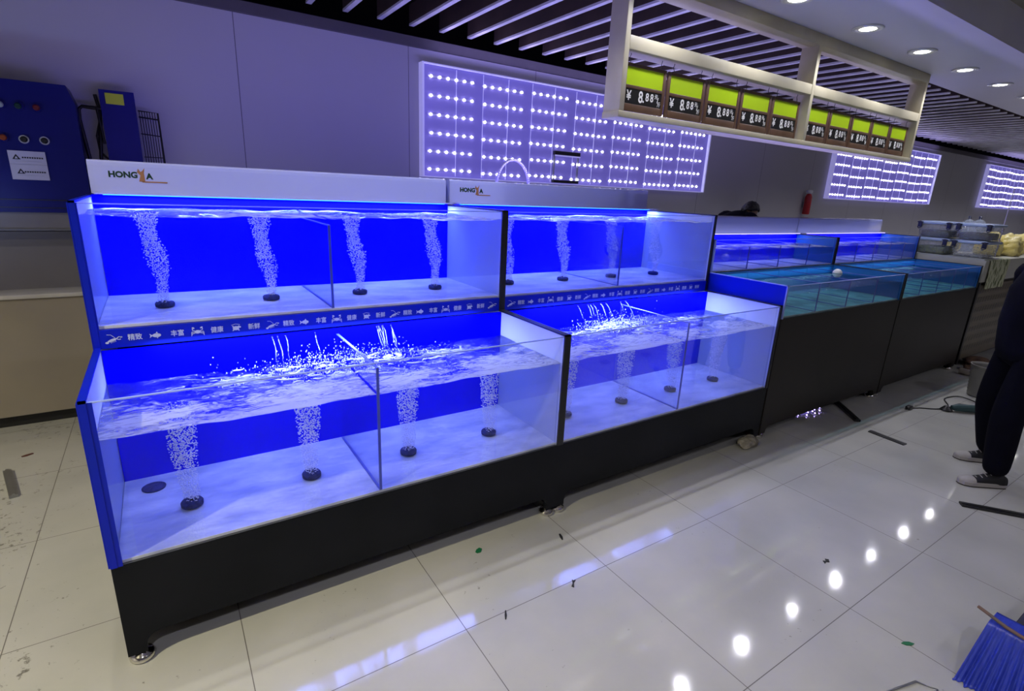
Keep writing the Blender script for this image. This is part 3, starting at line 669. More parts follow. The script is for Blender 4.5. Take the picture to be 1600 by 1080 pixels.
tf.tube([(.035, 2.88, 2.16), (-.005, 2.88, 2.02), (.0, 2.88, 1.92), (.03, 2.88, 1.88), (.044, 2.88, 1.87)], .007, 8).tube([(.02, 2.85, 2.2), (.035, 2.85, 1.97)], .008, 8)
tag(tf.build('tube_frame', M_wire, fix=False), 'bent black tubular frame leaning between the two blue boxes', 'metal frame')
wr = empty('wire_rack', (.32, 2.93, 1.502), 'black wire rack hanging to the right of the slim blue box', 'rack')
g = MB().tube([(.255, 2.90, 2.215), (.375, 2.90, 2.21), (.385, 2.90, 1.51), (.255, 2.90, 1.51)], .005, 8)
g.tube([(.255, 2.90, 2.06), (.38, 2.90, 2.05)], .004, 8).tube([(.255, 2.90, 1.9), (.38, 2.90, 1.9)], .003, 6).tube([(.255, 2.98, 2.18), (.38, 2.98, 2.17)], .005, 8)
W(g.build('rim', M_wire, wr, fix=False), wr)
for k in range(8):
    x = .262 + .0155 * k
    W(MB().tube([(x, 2.90, 2.21), (x + .002, 2.895, 2.0), (x + .003, 2.90, 1.512)], .0026, 6).build('bar', M_wire, wr), wr)
# hose loop and bracket in front of the light panel, extinguisher
hp = [(2.545 + .02 * math.sin(i), 1.66, .012 + 1.75 * i / 10) for i in range(0, 11)]
hp = [(2.545, 1.70, .012)] + [(2.545, 1.68, .4 + i * .35) for i in range(4)] + [(2.70 + .155 * math.cos(PI - a * PI / 10), 1.66, 1.80 + .215 * math.sin(a * PI / 10)) for a in range(11)] + [(2.855, 1.68, 1.4), (2.86, 1.70, .012)]
hs = MB().tube(hp, .010, 10, 0)
for a in range(0, 41): an = PI - a * PI / 40; hs.ico((2.70 + .155 * math.cos(an), 1.649, 1.80 + .215 * math.sin(an)), .0075, 1, 1)
tag(hs.build('light_rope', [pm('clear_hose', (.35, .33, .5), rough=.3), pm('hose_bead', (.75, .74, .9), rough=.3)], fix=False), 'beaded clear hose looping up behind the second tank hood', 'hose')
bk = empty('wire_bracket', (4.2, 2.9, 1.9), 'small black and steel bracket hung on the wide LED panel', 'bracket')
W(MB().box(4.03, 4.39, 2.87, 2.91, 2.185, 2.225).build('top_bar', M_blk, bk), bk); W(MB().box(4.03, 4.39, 2.865, 2.87, 2.17, 2.185).build('light_edge', M_ledframe, bk), bk)
W(MB().box(4.03, 4.39, 2.87, 2.91, 1.89, 1.92).build('bottom_bar', M_blk, bk), bk)
for xx in (4.04, 4.38): W(MB().box(xx - .004, xx + .004, 2.885, 2.912, 1.92, 2.185).build('side_rod', M_steel, bk), bk)
ex = empty('fire_extinguisher', (9.42, 2.92, 1.62), 'narrow red canister with pale top on the back wall', 'extinguisher')
MB().lathe((0, 0, 0), [(.045, 0), (.055, .01), (.055, .28), (.04, .32), (.02, .335)], 20).build('body', pm('red_paint', (.45, .02, .03), rough=.4), ex)
MB().lathe((0, 0, .335), [(.02, 0), (.05, .01), (.05, .05), (.02, .06)], 14).build('head', M_wht, ex)
MB().box(-.02, .02, .045, .076, .1, .2).build('wall_bracket', M_steel, ex)

# ------------------------------------------------------------------ right side: float, boxes, counter, towel
ft = empty('float_ball', (4.95, .13, 1.204), 'white float ball resting on a divider of the third tank', 'float')
bz = MB().ico((0, 0, .036), .036, 3).build('ball', pm('white_plastic', (.8, .82, .82), rough=.35), ft)
MB().lathe((0, 0, .030), [(.0362, 0), (.038, .004), (.0362, .009)], 24).build('seam_ring', pm('seam_grey', (.25, .4, .42), rough=.4), ft)
ct = empty('perforated_counter', (9.4, .5, 0), 'counter with perforated metal front beside the fourth tank unit', 'counter')
CX0, CX1 = 7.93, 11.0
W(MB().box(CX0, CX1, .03, 1.0, .08, 1.02).build('body', pm('counter_dark', (.05, .045, .04), rough=.5), ct), ct)
hp_ = MB().box(CX0 + .05, CX1, .012, .03, .10, .98, 0)
for r in range(7):
    for c in range(34): x = CX0 + .12 + .085 * c; z = .20 + .115 * r; hp_.add([(x, .010, z), (x + .022, .010, z), (x + .040, .010, z + .062), (x + .018, .010, z + .062)], [(0, 1, 2, 3)], 1)
W(hp_.build('perforated_front', [pm('tan_metal', (.16, .13, .09), (.13, .11, .08), 4, .4), M_blk], ct, fix=False), ct)
W(MB().box(CX0, CX0 + .05, .0, .05, .05, 1.02).build('corner_post', M_edge, ct), ct)
W(MB().box(CX0, CX1, .0, .02, 1.02, 1.262).box(CX0, CX0 + .02, .02, 1.0, 1.02, 1.262).box(CX0, CX1, .98, 1.0, 1.02, 1.262).box(CX0 + .02, CX1, .02, .98, 1.235, 1.262).build('top_tray', pm('cream_tray', (.50, .50, .44), (.44, .44, .40), 3, .45), ct), ct)
W(MB().box(CX0 + .02, CX0 + .10, .1, .9, 0, .08).box(CX1 - .1, CX1 - .02, .1, .9, 0, .08).build('plinth', M_edge, ct), ct)
M_tub = milky('clear_tub', (.60, .64, .76), .30); M_lid = pm('tub_lid', (.36, .45, .66), (.42, .5, .7), 3, .35); M_latch = pm('dark_latch', (.012, .015, .06), rough=.4)
M_cont = pm('tub_contents', (.10, .08, .08), (.16, .14, .06), 9, .6); M_cont2 = pm('tub_greens', (.22, .25, .06), (.10, .12, .04), 30, .6)
def tub(y0, y1, z, cont, h_, lab):
    t = empty('storage_box', (8.22, (y0 + y1) / 2, z), lab, 'storage box', 'plastic boxes stacked beside the fourth tank'); w = (y1 - y0) / 2
    bm = bmesh.new(); bmesh.ops.create_cube(bm, size=1)
    for v in bm.verts: k = 1 if v.co.z > 0 else .9; v.co = Vector((v.co.x * .42 * k, v.co.y * 2 * (w - .012) * k, (v.co.z + .5) * .155))
    bmesh.ops.bevel(bm, geom=bm.edges[:], offset=.012, segments=2, affect='EDGES')
    MB().bm(bm, 0, True).build('tub', M_tub, t)
    MB().rbox(-.225, .225, -w + .002, w - .002, .155, .182, .006).rbox(-.20, .20, -w + .03, w - .03, .182, .188, .002).build('lid', M_lid, t)
    MB().rbox(-.17, .17, -w + .035, w - .035, .006, h_, .02).build('contents', cont, t)
    for s in (-1, 1):
        MB().rbox(-.243, -.222, s * (w - .035) - .022, s * (w - .035) + .022, .115, .172, .005).tube([(-.235, s * (w - .035) - .03, .172), (-.25, s * (w - .035), .18), (-.235, s * (w - .035) + .03, .172)], .006, 8).tube([(-.235, s * (w - .035) - .02, .115), (-.25, s * (w - .035) + .004, .10), (-.235, s * (w - .035) + .02, .115)], .006, 8).build('latch', M_latch, t, fix=False)
tub(.405, .765, 1.275, M_cont2, .09, 'clear lidded box with greens, bottom left of the four stacked')
tub(.035, .385, 1.275, M_tub, .03, 'nearly empty clear lidded box, bottom right of the four stacked')
tub(.405, .765, 1.4655, M_cont, .085, 'lidded box with dark contents, top left of the four stacked')
tub(.035, .385, 1.4655, M_cont, .085, 'lidded box with dark contents, top right of the four stacked')
sh = MB().grid(lambda u, v: (7.935 + .56 * v, -.0 + .80 * u, 1.2735 - .010 * u * (1 - v) * 0 ), 8, 4)
o = MB().box(7.94, 8.5, .02, .79, 1.2625, 1.2745).build('flat_tray', pm('grey_tray', (.4, .42, .42), rough=.4)); tag(o, 'flat grey tray under the stacked plastic boxes', 'tray')
def towel(u, v):
    x = 8.06 + .62 * u + .02 * math.sin(v * 5) * (u - .5); s = v * .52
    if s < .17: y, z = .17 - s, 1.268
    elif s < .20: a = (s - .17) / .03 * PI / 2; y, z = -.010 * math.sin(a), 1.268 - .010 * (1 - math.cos(a))
    else: y, z = -.010, 1.258 - (s - .20)
    y -= .006 * math.sin(u * 16) * max(0, s - .2) / .3 + (.004 if s > .2 else 0); return (x, y, z)
def towel_mat():
    m, t, b, out = nt('printed_towel'); L = t.links; N = t.nodes.new
    tc = N('ShaderNodeTexCoord'); mp = N('ShaderNodeMapping'); mp.inputs['Scale'].default_value = (34, 4, 9); mp.inputs['Rotation'].default_value = (0, .25, 0); L.new(tc.outputs['Object'], mp.inputs[0])
    w = N('ShaderNodeTexVoronoi'); w.inputs['Scale'].default_value = 1; L.new(mp.outputs[0], w.inputs['Vector'])
    r = N('ShaderNodeValToRGB'); r.color_ramp.elements[0].color = (.10, .13, .05, 1); r.color_ramp.elements[0].position = .36; r.color_ramp.elements[1].color = (.50, .52, .34, 1); r.color_ramp.elements[1].position = .44
    L.new(w.outputs['Distance'], r.inputs[0]); L.new(r.outputs[0], b.inputs['Base Color']); b.inputs['Roughness'].default_value = .8; return m
o = MB().grid(towel, 24, 40).build('hand_towel', towel_mat(), fix=False)
md = o.modifiers.new('thick', 'SOLIDIFY'); md.thickness = .004; md.offset = 0
tag(o, 'cream towel with dark green dashes hanging over the counter front', 'towel')
M_yel = pm('yellow_packets', (.80, .66, .18), (.85, .75, .34), 7, .35, bump=.6, bscale=25)
rnd = random.Random(11); k = 0
yg = 'yellow packets heaped on the counter'
for (x, y, r_) in ((8.95, .30, .17), (9.30, .22, .19), (9.7, .32, .20), (10.1, .24, .2), (8.95, .68, .12), (10.5, .72, .2), (10.5, .35, .17)):
    bm = bmesh.new(); bmesh.ops.create_icosphere(bm, subdivisions=4, radius=1)
    for v in bm.verts:
        n_ = 1 + .09 * math.sin(7 * v.co.x + k) * math.cos(6 * v.co.y) + .05 * math.sin(15 * v.co.z + 9 * v.co.x)
        v.co = Vector((v.co.x * r_ * n_, v.co.y * r_ * .8 * n_, max(-.45, v.co.z) * .17 * n_))
    mz = min(v.co.z for v in bm.verts)
    for v in bm.verts: v.co.z -= mz
    o = MB().bm(bm, 0, True).build('yellow_packet', M_yel); o.location = (x, y, 1.262); o.rotation_euler.z = k * .8
    tag(o, 'crumpled yellow plastic packet in the heap behind the plastic boxes', 'packet', yg); k += 1
M_bag = milky('clear_bag', (.45, .52, .66), .45, .15)
for q, (x, y, lab) in enumerate(((9.42, .70, 'knotted clear bag with blue tint on top behind the boxes, left one'), (9.95, .74, 'knotted clear bag behind the boxes, nearest the right edge'))):
    bm = bmesh.new(); bmesh.ops.create_icosphere(bm, subdivisions=4, radius=1)
    for v in bm.verts:
        a = math.atan2(v.co.y, v.co.x); n_ = 1 + .10 * math.sin(9 * a + q) * max(0, v.co.z + .2)
        v.co = Vector((v.co.x * .17 * n_, v.co.y * .15 * n_, max(-.7, v.co.z) * .22 + (.05 * max(0, v.co.z - .8) * 5)))
    mz = min(v.co.z for v in bm.verts)
    for v in bm.verts: v.co.z -= mz
    b_ = MB().bm(bm, 0, True).build('clear_bag', M_bag); b_.location = (x, y, 1.262)
    kn = MB().ico((0, 0, .40), .022, 2).tube([(0, 0, .40), (.03, .01, .45), (.06, 0, .44)], [.012, .02, .003], 8).build('knot', M_latch, b_, fix=False)
    tag(b_, lab, 'plastic bag')
# ------------------------------------------------------------------ people
M_skin = pm('skin', (.45, .28, .20), (.48, .30, .22), 8, .5); M_hair = pm('black_hair', (.010, .009, .009), (.02, .018, .016), 40, .5, bump=.6, bscale=60, stretch=(1, 1, .2))
M_jacket = pm('navy_hoodie', (.004, .004, .010), (.006, .006, .014), 5, .9, bump=.4, bscale=6, spec=.1); M_trous = pm('dark_jeans', (.003, .003, .008), (.004, .004, .011), 6, .9, bump=.4, bscale=7, spec=.1)
M_canvas = pm('black_canvas', (.012, .012, .015), rough=.8); M_rubber = pm('white_rubber', (.42, .40, .38), (.36, .34, .32), 10, .6)
M_sole = pm('dark_sole', (.02, .015, .015), rough=.7); M_lace = pm('lace', (.35, .33, .33), rough=.8)
def smooth(pts, n=8):
    out = []; P_ = [Vector(p) for p in pts]; P_ = [P_[0]] + P_ + [P_[-1]]
    for i in range(1, len(P_) - 2):
        for k in range(n):
            t = k / n; a, b, c, d = P_[i - 1:i + 3]
            out.append(.5 * ((2 * b) + (c - a) * t + (2 * a - 5 * b + 4 * c - d) * t * t + (3 * b - a - 3 * c + d) * t ** 3))
    out.append(P_[-2]); return out
def skinned(name, nodes, edges, m, parent, root, lev=2):
    keys = list(nodes); me = bpy.data.meshes.new(name); me.from_pydata([nodes[k][0] for k in keys], [(keys.index(a), keys.index(b)) for a, b in edges], [])
    o = bpy.data.objects.new(name, me); COL.objects.link(o)
    md = o.modifiers.new('skin', 'SKIN'); md.use_smooth_shade = True
    sv = me.skin_vertices[0].data
    for i, k in enumerate(keys):
        r = nodes[k][1]; sv[i].radius = r if isinstance(r, tuple) else (r, r); sv[i].use_root = (k == root)
    s2 = o.modifiers.new('sub', 'SUBSURF'); s2.levels = lev; s2.render_levels = lev
    dg = bpy.context.evaluated_depsgraph_get(); nm = bpy.data.meshes.new_from_object(o.evaluated_get(dg))
    bpy.data.objects.remove(o); nm.materials.clear(); nm.materials.append(m)
    for p in nm.polygons: p.use_smooth = True
    q = bpy.data.objects.new(name, nm); COL.objects.link(q); q.parent = parent; return q
def join_into(o, mb):
    bm = bmesh.new(); bm.from_mesh(o.data)
    tmp = bpy.data.meshes.new('t'); tmp.from_pydata([tuple(v) for v in mb.v], [], mb.f)
    for p in tmp.polygons: p.use_smooth = True
    n0 = len(bm.faces); bm.from_mesh(tmp); bm.faces.ensure_lookup_table()
    for f in bm.faces[n0:]: f.smooth = True
    bm.to_mesh(o.data); bm.free(); bpy.data.meshes.remove(tmp)
def head_geo(C, fwd, upv, s=1.0):
    """head looking along fwd; returns MB with skull, jaw, nose, lips, ears"""
    fwd = Vector(fwd).normalized(); upv = Vector(upv); sd = fwd.cross(upv).normalized(); upv = sd.cross(fwd).normalized(); C = Vector(C)
    P = lambda f, r, u: C + (fwd * f + sd * r + upv * u) * s
    bm = bmesh.new(); bmesh.ops.create_uvsphere(bm, u_segments=28, v_segments=20, radius=1)
    for v in bm.verts:
        x, y, z = v.co
        rx, ry, rz = .098, .076, .115
        if z < 0: rx -= .022 * min(1, -z); ry -= .024 * min(1, -z)
        f = x * rx; r = y * ry; u = z * rz
        if z < -.2 and x > 0: f += .012 * (-z)
        if x > .6 and abs(z + .0) < .35: f -= .006 * (1 - abs(z) / .35)      # eye line
        v.co = P(f, r, u)
    mb = MB().bm(bm, 0, True)
    mb.tube([P(.092, 0, .012), P(.106, 0, -.012), P(.113, 0, -.030), P(.094, 0, -.040)], [.006, .010, .014, .008], 10)
    mb.tube([P(.086, -.024, -.062), P(.097, 0, -.060), P(.086, .024, -.062)], [.003, .007, .003], 8)
    for q in (-1, 1): mb.ico(P(-.005, q * .078, -.01), .026, 2, 0, (.7, .35, 1.0))
    return mb, P
def hand_geo(mb, wrist, dirv, side, s=1.0, curl=.5):
    d = Vector(dirv).normalized(); sdv = Vector(side).normalized(); nrm = d.cross(sdv).normalized(); w = Vector(wrist)
    mb.tube([w, w + d * .03, w + d * .07, w + d * .09], [.024, .034, .036, .030], 12)
    for k, L_ in enumerate((.068, .078, .074, .058)):
        b = w + d * .082 + sdv * (k - 1.5) * .019; p = [b]; dd = d.copy()
        for q in range(3):
            dd = (dd * math.cos(curl) + nrm * math.sin(curl)).normalized(); p.append(p[-1] + dd * L_ / 3)
        mb.tube(p, [.0095, .009, .008, .006], 8)
    b = w + d * .03 - sdv * .028; mb.tube([b, b - sdv * .022 + d * .022, b - sdv * .028 + d * .05 + nrm * .012], [.012, .010, .007], 8)
def person(O, fa, pose, label, jm, tm, headup=(0, 0, 1), headf=None, visible_hair=True):
    O = Vector(O); f = Vector((math.cos(fa), math.sin(fa), 0)); r = Vector((f.y, -f.x, 0))
    root = empty('person', O, label, 'person')
    G = lambda F, R, Z: f * F + r * R + Vector((0, 0, Z))      # local to the root
    J = {k: G(*v) for k, v in pose.items() if isinstance(v, tuple)}
    jk = MB(); secs = []
    low = J['pelvis'] + (J['pelvis'] - J['belly']).normalized() * .07
    path = [(low, .150, .185), (J['pelvis'], .150, .185), (J['belly'], .145, .180), (J['chest'], .135, .190), (J['chest'] * .35 + J['neck0'] * .65 , .105, .165), (J['neck0'], .072, .088), (J['neck0'] * .4 + J['neck1'] * .6, .062, .068)]
    P_ = [p[0] for p in path]; NS = 28; vs = []
    for i, (c, df, dr) in enumerate(path):
        t = (P_[min(i + 1, len(P_) - 1)] - P_[max(i - 1, 0)]).normalized(); dp = r.cross(t).normalized()
        for k in range(NS):
            an = 2 * PI * k / NS; w = 1 + .02 * math.sin(5 * an + i * 1.7); vs.append(c + dp * (df * w * math.cos(an)) + r * (dr * w * math.sin(an)))
    jk.add(vs, [(i * NS + k, i * NS + (k + 1) % NS, (i + 1) * NS + (k + 1) % NS, (i + 1) * NS + k) for i in range(len(path) - 1) for k in range(NS)] + [tuple(range(NS))[::-1], tuple(range((len(path) - 1) * NS, len(path) * NS))], 0, True)
    for s in 'LR':
        q = smooth([J['neck0'] * .45 + J['sh' + s] * .55 - Vector((0, 0, .02)), J['sh' + s], (J['sh' + s] + J['el' + s]) / 2, J['el' + s], (J['el' + s] + J['wr' + s]) / 2, J['wr' + s]], 6)
        jk.tube(q, [.082 - .036 * (i / (len(q) - 1)) ** 1.1 + .0015 * math.sin(i * 2.1) for i in range(len(q))], 16)
    jk.build('jacket', jm, root, fix=False)
    n = {'pelvis': (J['pelvis'] - Vector((0, 0, .01)), .115)}; e = []
    for s in 'LR':
        hp = J['hip' + s]; kn = J['kn' + s]; an = J['an' + s]
        n |= {'hip' + s: (hp, .108), 'th' + s: ((hp + kn) / 2, .104), 'kn' + s: (kn, .094), 'ca' + s: ((kn + an) / 2, .088), 'an' + s: (an - Vector((0, 0, .015)), .072)}
        e += [('pelvis', 'hip' + s), ('hip' + s, 'th' + s), ('th' + s, 'kn' + s), ('kn' + s, 'ca' + s), ('ca' + s, 'an' + s)]
    skinned('trousers', n, e, tm, root, 'pelvis')
    n = {'chest': (J['chest'], .10), 'neck0': (J['neck0'], .060), 'neck1': (J['neck1'], .052), 'head': (J['head'], .06)}
    e = [('chest', 'neck0'), ('neck0', 'neck1'), ('neck1', 'head')]
    for s in 'LR':
        n |= {'sh' + s: (J['sh' + s], .05), 'el' + s: (J['el' + s], .038), 'wr' + s: (J['wr' + s], .026)}; e += [('chest', 'sh' + s), ('sh' + s, 'el' + s), ('el' + s, 'wr' + s)]
    body = skinned('body', n, e, M_skin, root, 'chest')
    hf = (f * headf[0] + Vector((0, 0, headf[1]))) if headf else f
    hm, P = head_geo(J['head'], hf, Vector((0, 0, 1)))
    for s, q in (('L', -1), ('R', 1)):
        d = (J['wr' + s] - J['el' + s]).normalized(); hand_geo(hm, J['wr' + s] + d * .01, d, r * -q if abs(d.dot(r)) < .7 else f)
    join_into(body, hm)
    for q in (-1, 1):
        MB().ico(P(.083, q * .030, .008), .011, 2).build('eye', M_wht, body, fix=False); 
    MB().tube([P(.088, -.048, .028), P(.096, -.030, .033), P(.094, -.014, .030)], .004, 6).tube([P(.088, .048, .028), P(.096, .030, .033), P(.094, .014, .030)], .004, 6).build('eyebrows', M_hair, body, fix=False)
    bm = bmesh.new(); bmesh.ops.create_uvsphere(bm, u_segments=32, v_segments=22, radius=1); dl = []
    for v in bm.verts:
        x, y, z = v.co
        if z < .22 + .45 * (x > .35) * x - .75 * max(0, -x): dl.append(v)
        k = 1 + .045 * math.sin(13 * y + 7 * x) * math.sin(11 * z + 3 * x)
        v.co = P(x * .112 * k - .004, y * .090 * k, z * .128 * k)
    bmesh.ops.delete(bm, geom=dl, context='VERTS')
    h = MB().bm(bm, 0, True).build('hair', M_hair, root, fix=False); sm_ = h.modifiers.new('thick', 'SOLIDIFY'); sm_.thickness = .014; sm_.offset = -1
    for s in 'LR':
        a = J['an' + s]; z0 = -O.z + pose['an' + s][2] + O.z - .09; yaw = pose.get('toe' + s, 0)
        ff = (Matrix.Rotation(yaw, 3, 'Z') @ f); rr = Vector((ff.y, -ff.x, 0)); A = Vector((a.x, a.y, z0))
        S = lambda F, R, Z: A + ff * F + rr * R + Vector((0, 0, Z))
        outl = [(-.075, .026), (-.085, 0), (-.075, -.026), (-.02, -.034), (.06, -.040), (.14, -.048), (.185, -.038), (.205, -.012), (.205, .012), (.185, .036), (.14, .046), (.06, .038), (-.02, .032)]
        sm2 = MB(); N_ = len(outl)
        prof = [(0, .93, 0), (.006, 1.0, 0), (.030, 1.0, 0), (.034, .96, 0)]
        vs = [S(F * k_, R_ * k_, z) for z, k_, _ in prof for F, R_ in outl]
        fs = [(i * N_ + k, i * N_ + (k + 1) % N_, (i + 1) * N_ + (k + 1) % N_, (i + 1) * N_ + k) for i in range(3) for k in range(N_)] + [tuple(range(N_))[::-1], tuple(range(3 * N_, 4 * N_))]
        sm2.add(vs, fs, 0, False)
        upm = MB()
        secs = [(-.078, .026, .075), (-.05, .033, .095), (0, .034, .098), (.04, .036, .088), (.08, .040, .070), (.12, .043, .055), (.15, .042, .048)]
        vs = []; M_ = 12
        for F, w, h_ in secs:
            for k in range(M_): an_ = PI * k / (M_ - 1); vs.append(S(F, w * math.cos(an_), .028 + (h_ - .028) * math.sin(an_) ** .8))
        fs = [(i * M_ + k, i * M_ + k + 1, (i + 1) * M_ + k + 1, (i + 1) * M_ + k) for i in range(len(secs) - 1) for k in range(M_ - 1)] + [tuple(range(M_)), tuple(range((len(secs) - 1) * M_, len(secs) * M_))[::-1]]
        upm.add(vs, fs, 0, True)
        tc = MB(); vs = []
        secs = [(.118, .044, .056), (.15, .044, .053), (.175, .040, .048), (.195, .028, .042), (.205, .010, .036)]
        for F, w, h_ in secs:
            for k in range(M_): an_ = PI * k / (M_ - 1); vs.append(S(F, w * math.cos(an_), .028 + (h_ - .026) * math.sin(an_) ** .8))
        fs = [(i * M_ + k, i * M_ + k + 1, (i + 1) * M_ + k + 1, (i + 1) * M_ + k) for i in range(len(secs) - 1) for k in range(M_ - 1)] + [tuple(range((len(secs) - 1) * M_, len(secs) * M_))[::-1]]
        tc.add(vs, fs, 0, True)
        lc = MB()
        for q in range(4): F = .03 + .024 * q; z = .101 - .012 * q; lc.tube([S(F, -.022, z - .012), S(F + .004, 0, z - .003), S(F, .022, z - .012)], .003, 6)
        sho = upm.build('shoe', M_canvas, root); sm2.build('sole', M_rubber, sho); tc.build('toe_cap', M_rubber, sho); lc.build('laces', M_lace, sho, fix=False)
        ou = MB().add([S(F * 1.0, R_ * 1.02, z) for z in (-.0, .007) for F, R_ in outl], [(k, (k + 1) % N_, N_ + (k + 1) % N_, N_ + k) for k in range(N_)] + [tuple(range(N_))[::-1]], 0)
        ou.build('outsole', M_sole, sho)
    return root
stand = dict(pelvis=(.0, 0, .95), belly=(.03, 0, 1.10), chest=(.03, 0, 1.30), neck0=(.0, 0, 1.47), neck1=(.01, 0, 1.53), head=(.02, -.05, 1.635),
             shL=(.0, -.18, 1.40), elL=(-.08, -.28, 1.15), wrL=(.0, -.11, 1.0), shR=(.0, .18, 1.40), elR=(-.08, .28, 1.15), wrR=(.0, .11, 1.0),
             hipL=(0, -.10, .87), knL=(.08, -.14, .50), anL=(.07, -.177, .09), hipR=(0, .10, .87), knR=(.0, .17, .50), anR=(-.128, .233, .09), toeL=0.05, toeR=-.05)
person((4.965, -1.13, 0), math.radians(135), stand, 'person in dark hoodie and jeans with black and white canvas shoes, at right edge', M_jacket, M_trous, headf=(.9, -.3))
bend = dict(pelvis=(-.22, 0, .98), belly=(-.10, 0, 1.12), chest=(.10, 0, 1.28), neck0=(.30, 0, 1.37), neck1=(.36, 0, 1.38), head=(.46, 0, 1.41),
            shL=(.20, -.18, 1.34), elL=(.28, -.22, 1.08), wrL=(.38, -.16, .88), shR=(.20, .18, 1.34), elR=(.28, .22, 1.08), wrR=(.38, .16, .88),
            hipL=(-.2, -.10, .88), knL=(-.08, -.12, .48), anL=(-.12, -.12, .09), hipR=(-.2, .10, .88), knR=(-.06, .12, .48), anR=(-.10, .12, .09))
person((5.88, 1.9, .24), 0.05, bend, 'person with black hair bending down behind the shallow tanks', M_jacket, M_trous, headf=(.8, -.6))
so = empty('step_stool', (5.85, 1.9, 0), 'low grey step stool under the bending person behind the tanks', 'stool')
MB().rbox(-.22, .22, -.22, .22, .20, .236, .008).build('tread', M_steel, so)
for sx in (-1, 1):
    for sy in (-1, 1): MB().rbox(sx * .19 - .018, sx * .19 + .018, sy * .19 - .018, sy * .19 + .018, 0, .20, .003).build('leg', M_steel, so)

# ------------------------------------------------------------------ things on the floor
def bar(p, q, w, h, lab, nm='metal_strip', m=M_edge):
    p, q = Vector((*p, 0)), Vector((*q, 0)); d = (q - p).normalized(); n_ = Vector((-d.y, d.x, 0)) * w / 2; up_ = Vector((0, 0, h)); lo = Vector((0, 0, .0005))
    vs = [p + n_ + lo, p - n_ + lo, q - n_ + lo, q + n_ + lo]; vs += [v + up_ for v in vs]
    vs += [p + n_ * .35 + up_ + lo, p - n_ * .35 + up_ + lo, q - n_ * .35 + up_ + lo, q + n_ * .35 + up_ + lo]
    vs += [v + Vector((0, 0, h * .35)) for v in vs[8:12]]
    b_ = lambda o: [(o, o + 1, o + 2, o + 3), (o + 4, o + 7, o + 6, o + 5), (o, o + 4, o + 5, o + 1), (o + 1, o + 5, o + 6, o + 2), (o + 2, o + 6, o + 7, o + 3), (o + 3, o + 7, o + 4, o)]
    return tag(MB().add(vs, b_(0) + b_(8)).build(nm, m), lab, 'metal strip')
bar((5.0, -.36), (4.98, -.625), .05, .008, 'short black metal strip lying on the lit floor')
bar((5.45, .15), (5.12, -.21), .05, .02, 'black metal strip sticking out from under the third tank')
bar((4.31, -1.19), (4.62, -1.60), .05, .012, 'long black metal strip beside the canvas shoes')
bar((-.66, 1.98), (-.575, 1.62), .04, .02, 'grey metal strip at the left edge of the floor', m=M_steel)
tl = empty('power_tool', (6.36, -.66, 0), 'black and teal corded power tool lying on the floor by the legs', 'power tool')
MB().tube([(-.16, .14, .042), (-.13, .11, .044), (-.02, .02, .045), (.10, -.08, .045), (.13, -.105, .045)], [.02, .034, .036, .038, .03], 14).build('body', pm('tool_teal', (.02, .06, .065), rough=.5), tl)
MB().tube([(.12, -.10, .046), (.22, -.18, .046), (.25, -.205, .046)], [.034, .040, .028], 14).build('grip', pm('tool_grey', (.10, .10, .10), rough=.5), tl)
MB().lathe((-.17, .17, .006), [(.045, 0), (.05, .004), (.045, .010), (.02, .04)], 20).build('guard', M_edge, tl)
cb = [(5.92, -.30, .006), (6.02, -.35, .006), (6.15, -.44, .006), (6.33, -.46, .006), (6.55, -.36, .006), (6.75, -.42, .012), (6.62, -.62, .02), (6.42, -.58, .03), (6.45, -.50, .02), (6.62, -.66, .012), (6.9, -.86, .006), (6.7, -1.0, .006)]
cbo = empty('power_cable', (6.0, -.35, 0), 'black cable with plug looping over the floor by the power tool', 'cable')
W(MB().tube(smooth(cb), .0055, 8).build('cord', M_edge, cbo, fix=False), cbo)
W(MB().rbox(5.86, 5.93, -.32, -.28, .001, .032, .006).tube([(5.865, -.31, .016), (5.82, -.315, .016)], .003, 6).tube([(5.865, -.29, .016), (5.82, -.295, .016)], .003, 6).build('plug', M_edge, cbo, fix=False), cbo)
bu = empty('ribbed_bucket', (7.0, -.50, 0), 'pale ribbed plastic bucket standing half behind the dark legs', 'bucket')
prof = [(.075, 0), (.10, .005)]
for k in range(9): prof += [(.10 + .003 * k, .02 + .032 * k), (.107 + .003 * k, .032 + .032 * k)]
prof += [(.135, .32), (.14, .325), (.128, .325), (.125, .30), (.095, .02)]
MB().lathe((0, 0, 0), prof, 28).build('pail', pm('pale_plastic', (.17, .165, .15), (.20, .195, .17), 6, .5), bu)
MB().tube([(.137, 0, .30), (.16, .03, .22), (.15, .06, .14)], .004, 6).build('handle', M_steel, bu, fix=False)
def crumple(nm, c, r, m, lab, seed, cat, sc=(1, 1, .5)):
    rn = random.Random(seed); bm = bmesh.new(); bmesh.ops.create_icosphere(bm, subdivisions=4, radius=1); a = [Vector((rn.uniform(-1, 1), rn.uniform(-1, 1), rn.uniform(-1, 1))) * 5 for _ in range(5)]
    for v in bm.verts:
        d = v.co.copy(); k_ = 1 + sum(.11 * math.sin(d.dot(q) + i) for i, q in enumerate(a)) + .05 * math.sin(d.dot(a[0]) * 3.1)
        v.co = Vector((d.x * sc[0], d.y * sc[1], d.z * sc[2])) * r * k_
    mz = min(v.co.z for v in bm.verts) * .6
    for v in bm.verts: v.co.z = max(v.co.z, mz) - mz
    o = MB().bm(bm, 0, True).build(nm, m); o.location = c; return tag(o, lab, cat)
crumple('work_glove', (3.83, -.02, 0), .075, pm('dirty_cotton', (.38, .35, .27), (.22, .2, .15), 30, .9, bump=.6, bscale=50), 'dirty crumpled cotton rag at the foot of the second tank', 2, 'rag', (1.4, .8, .55)).name = 'cotton_rag'
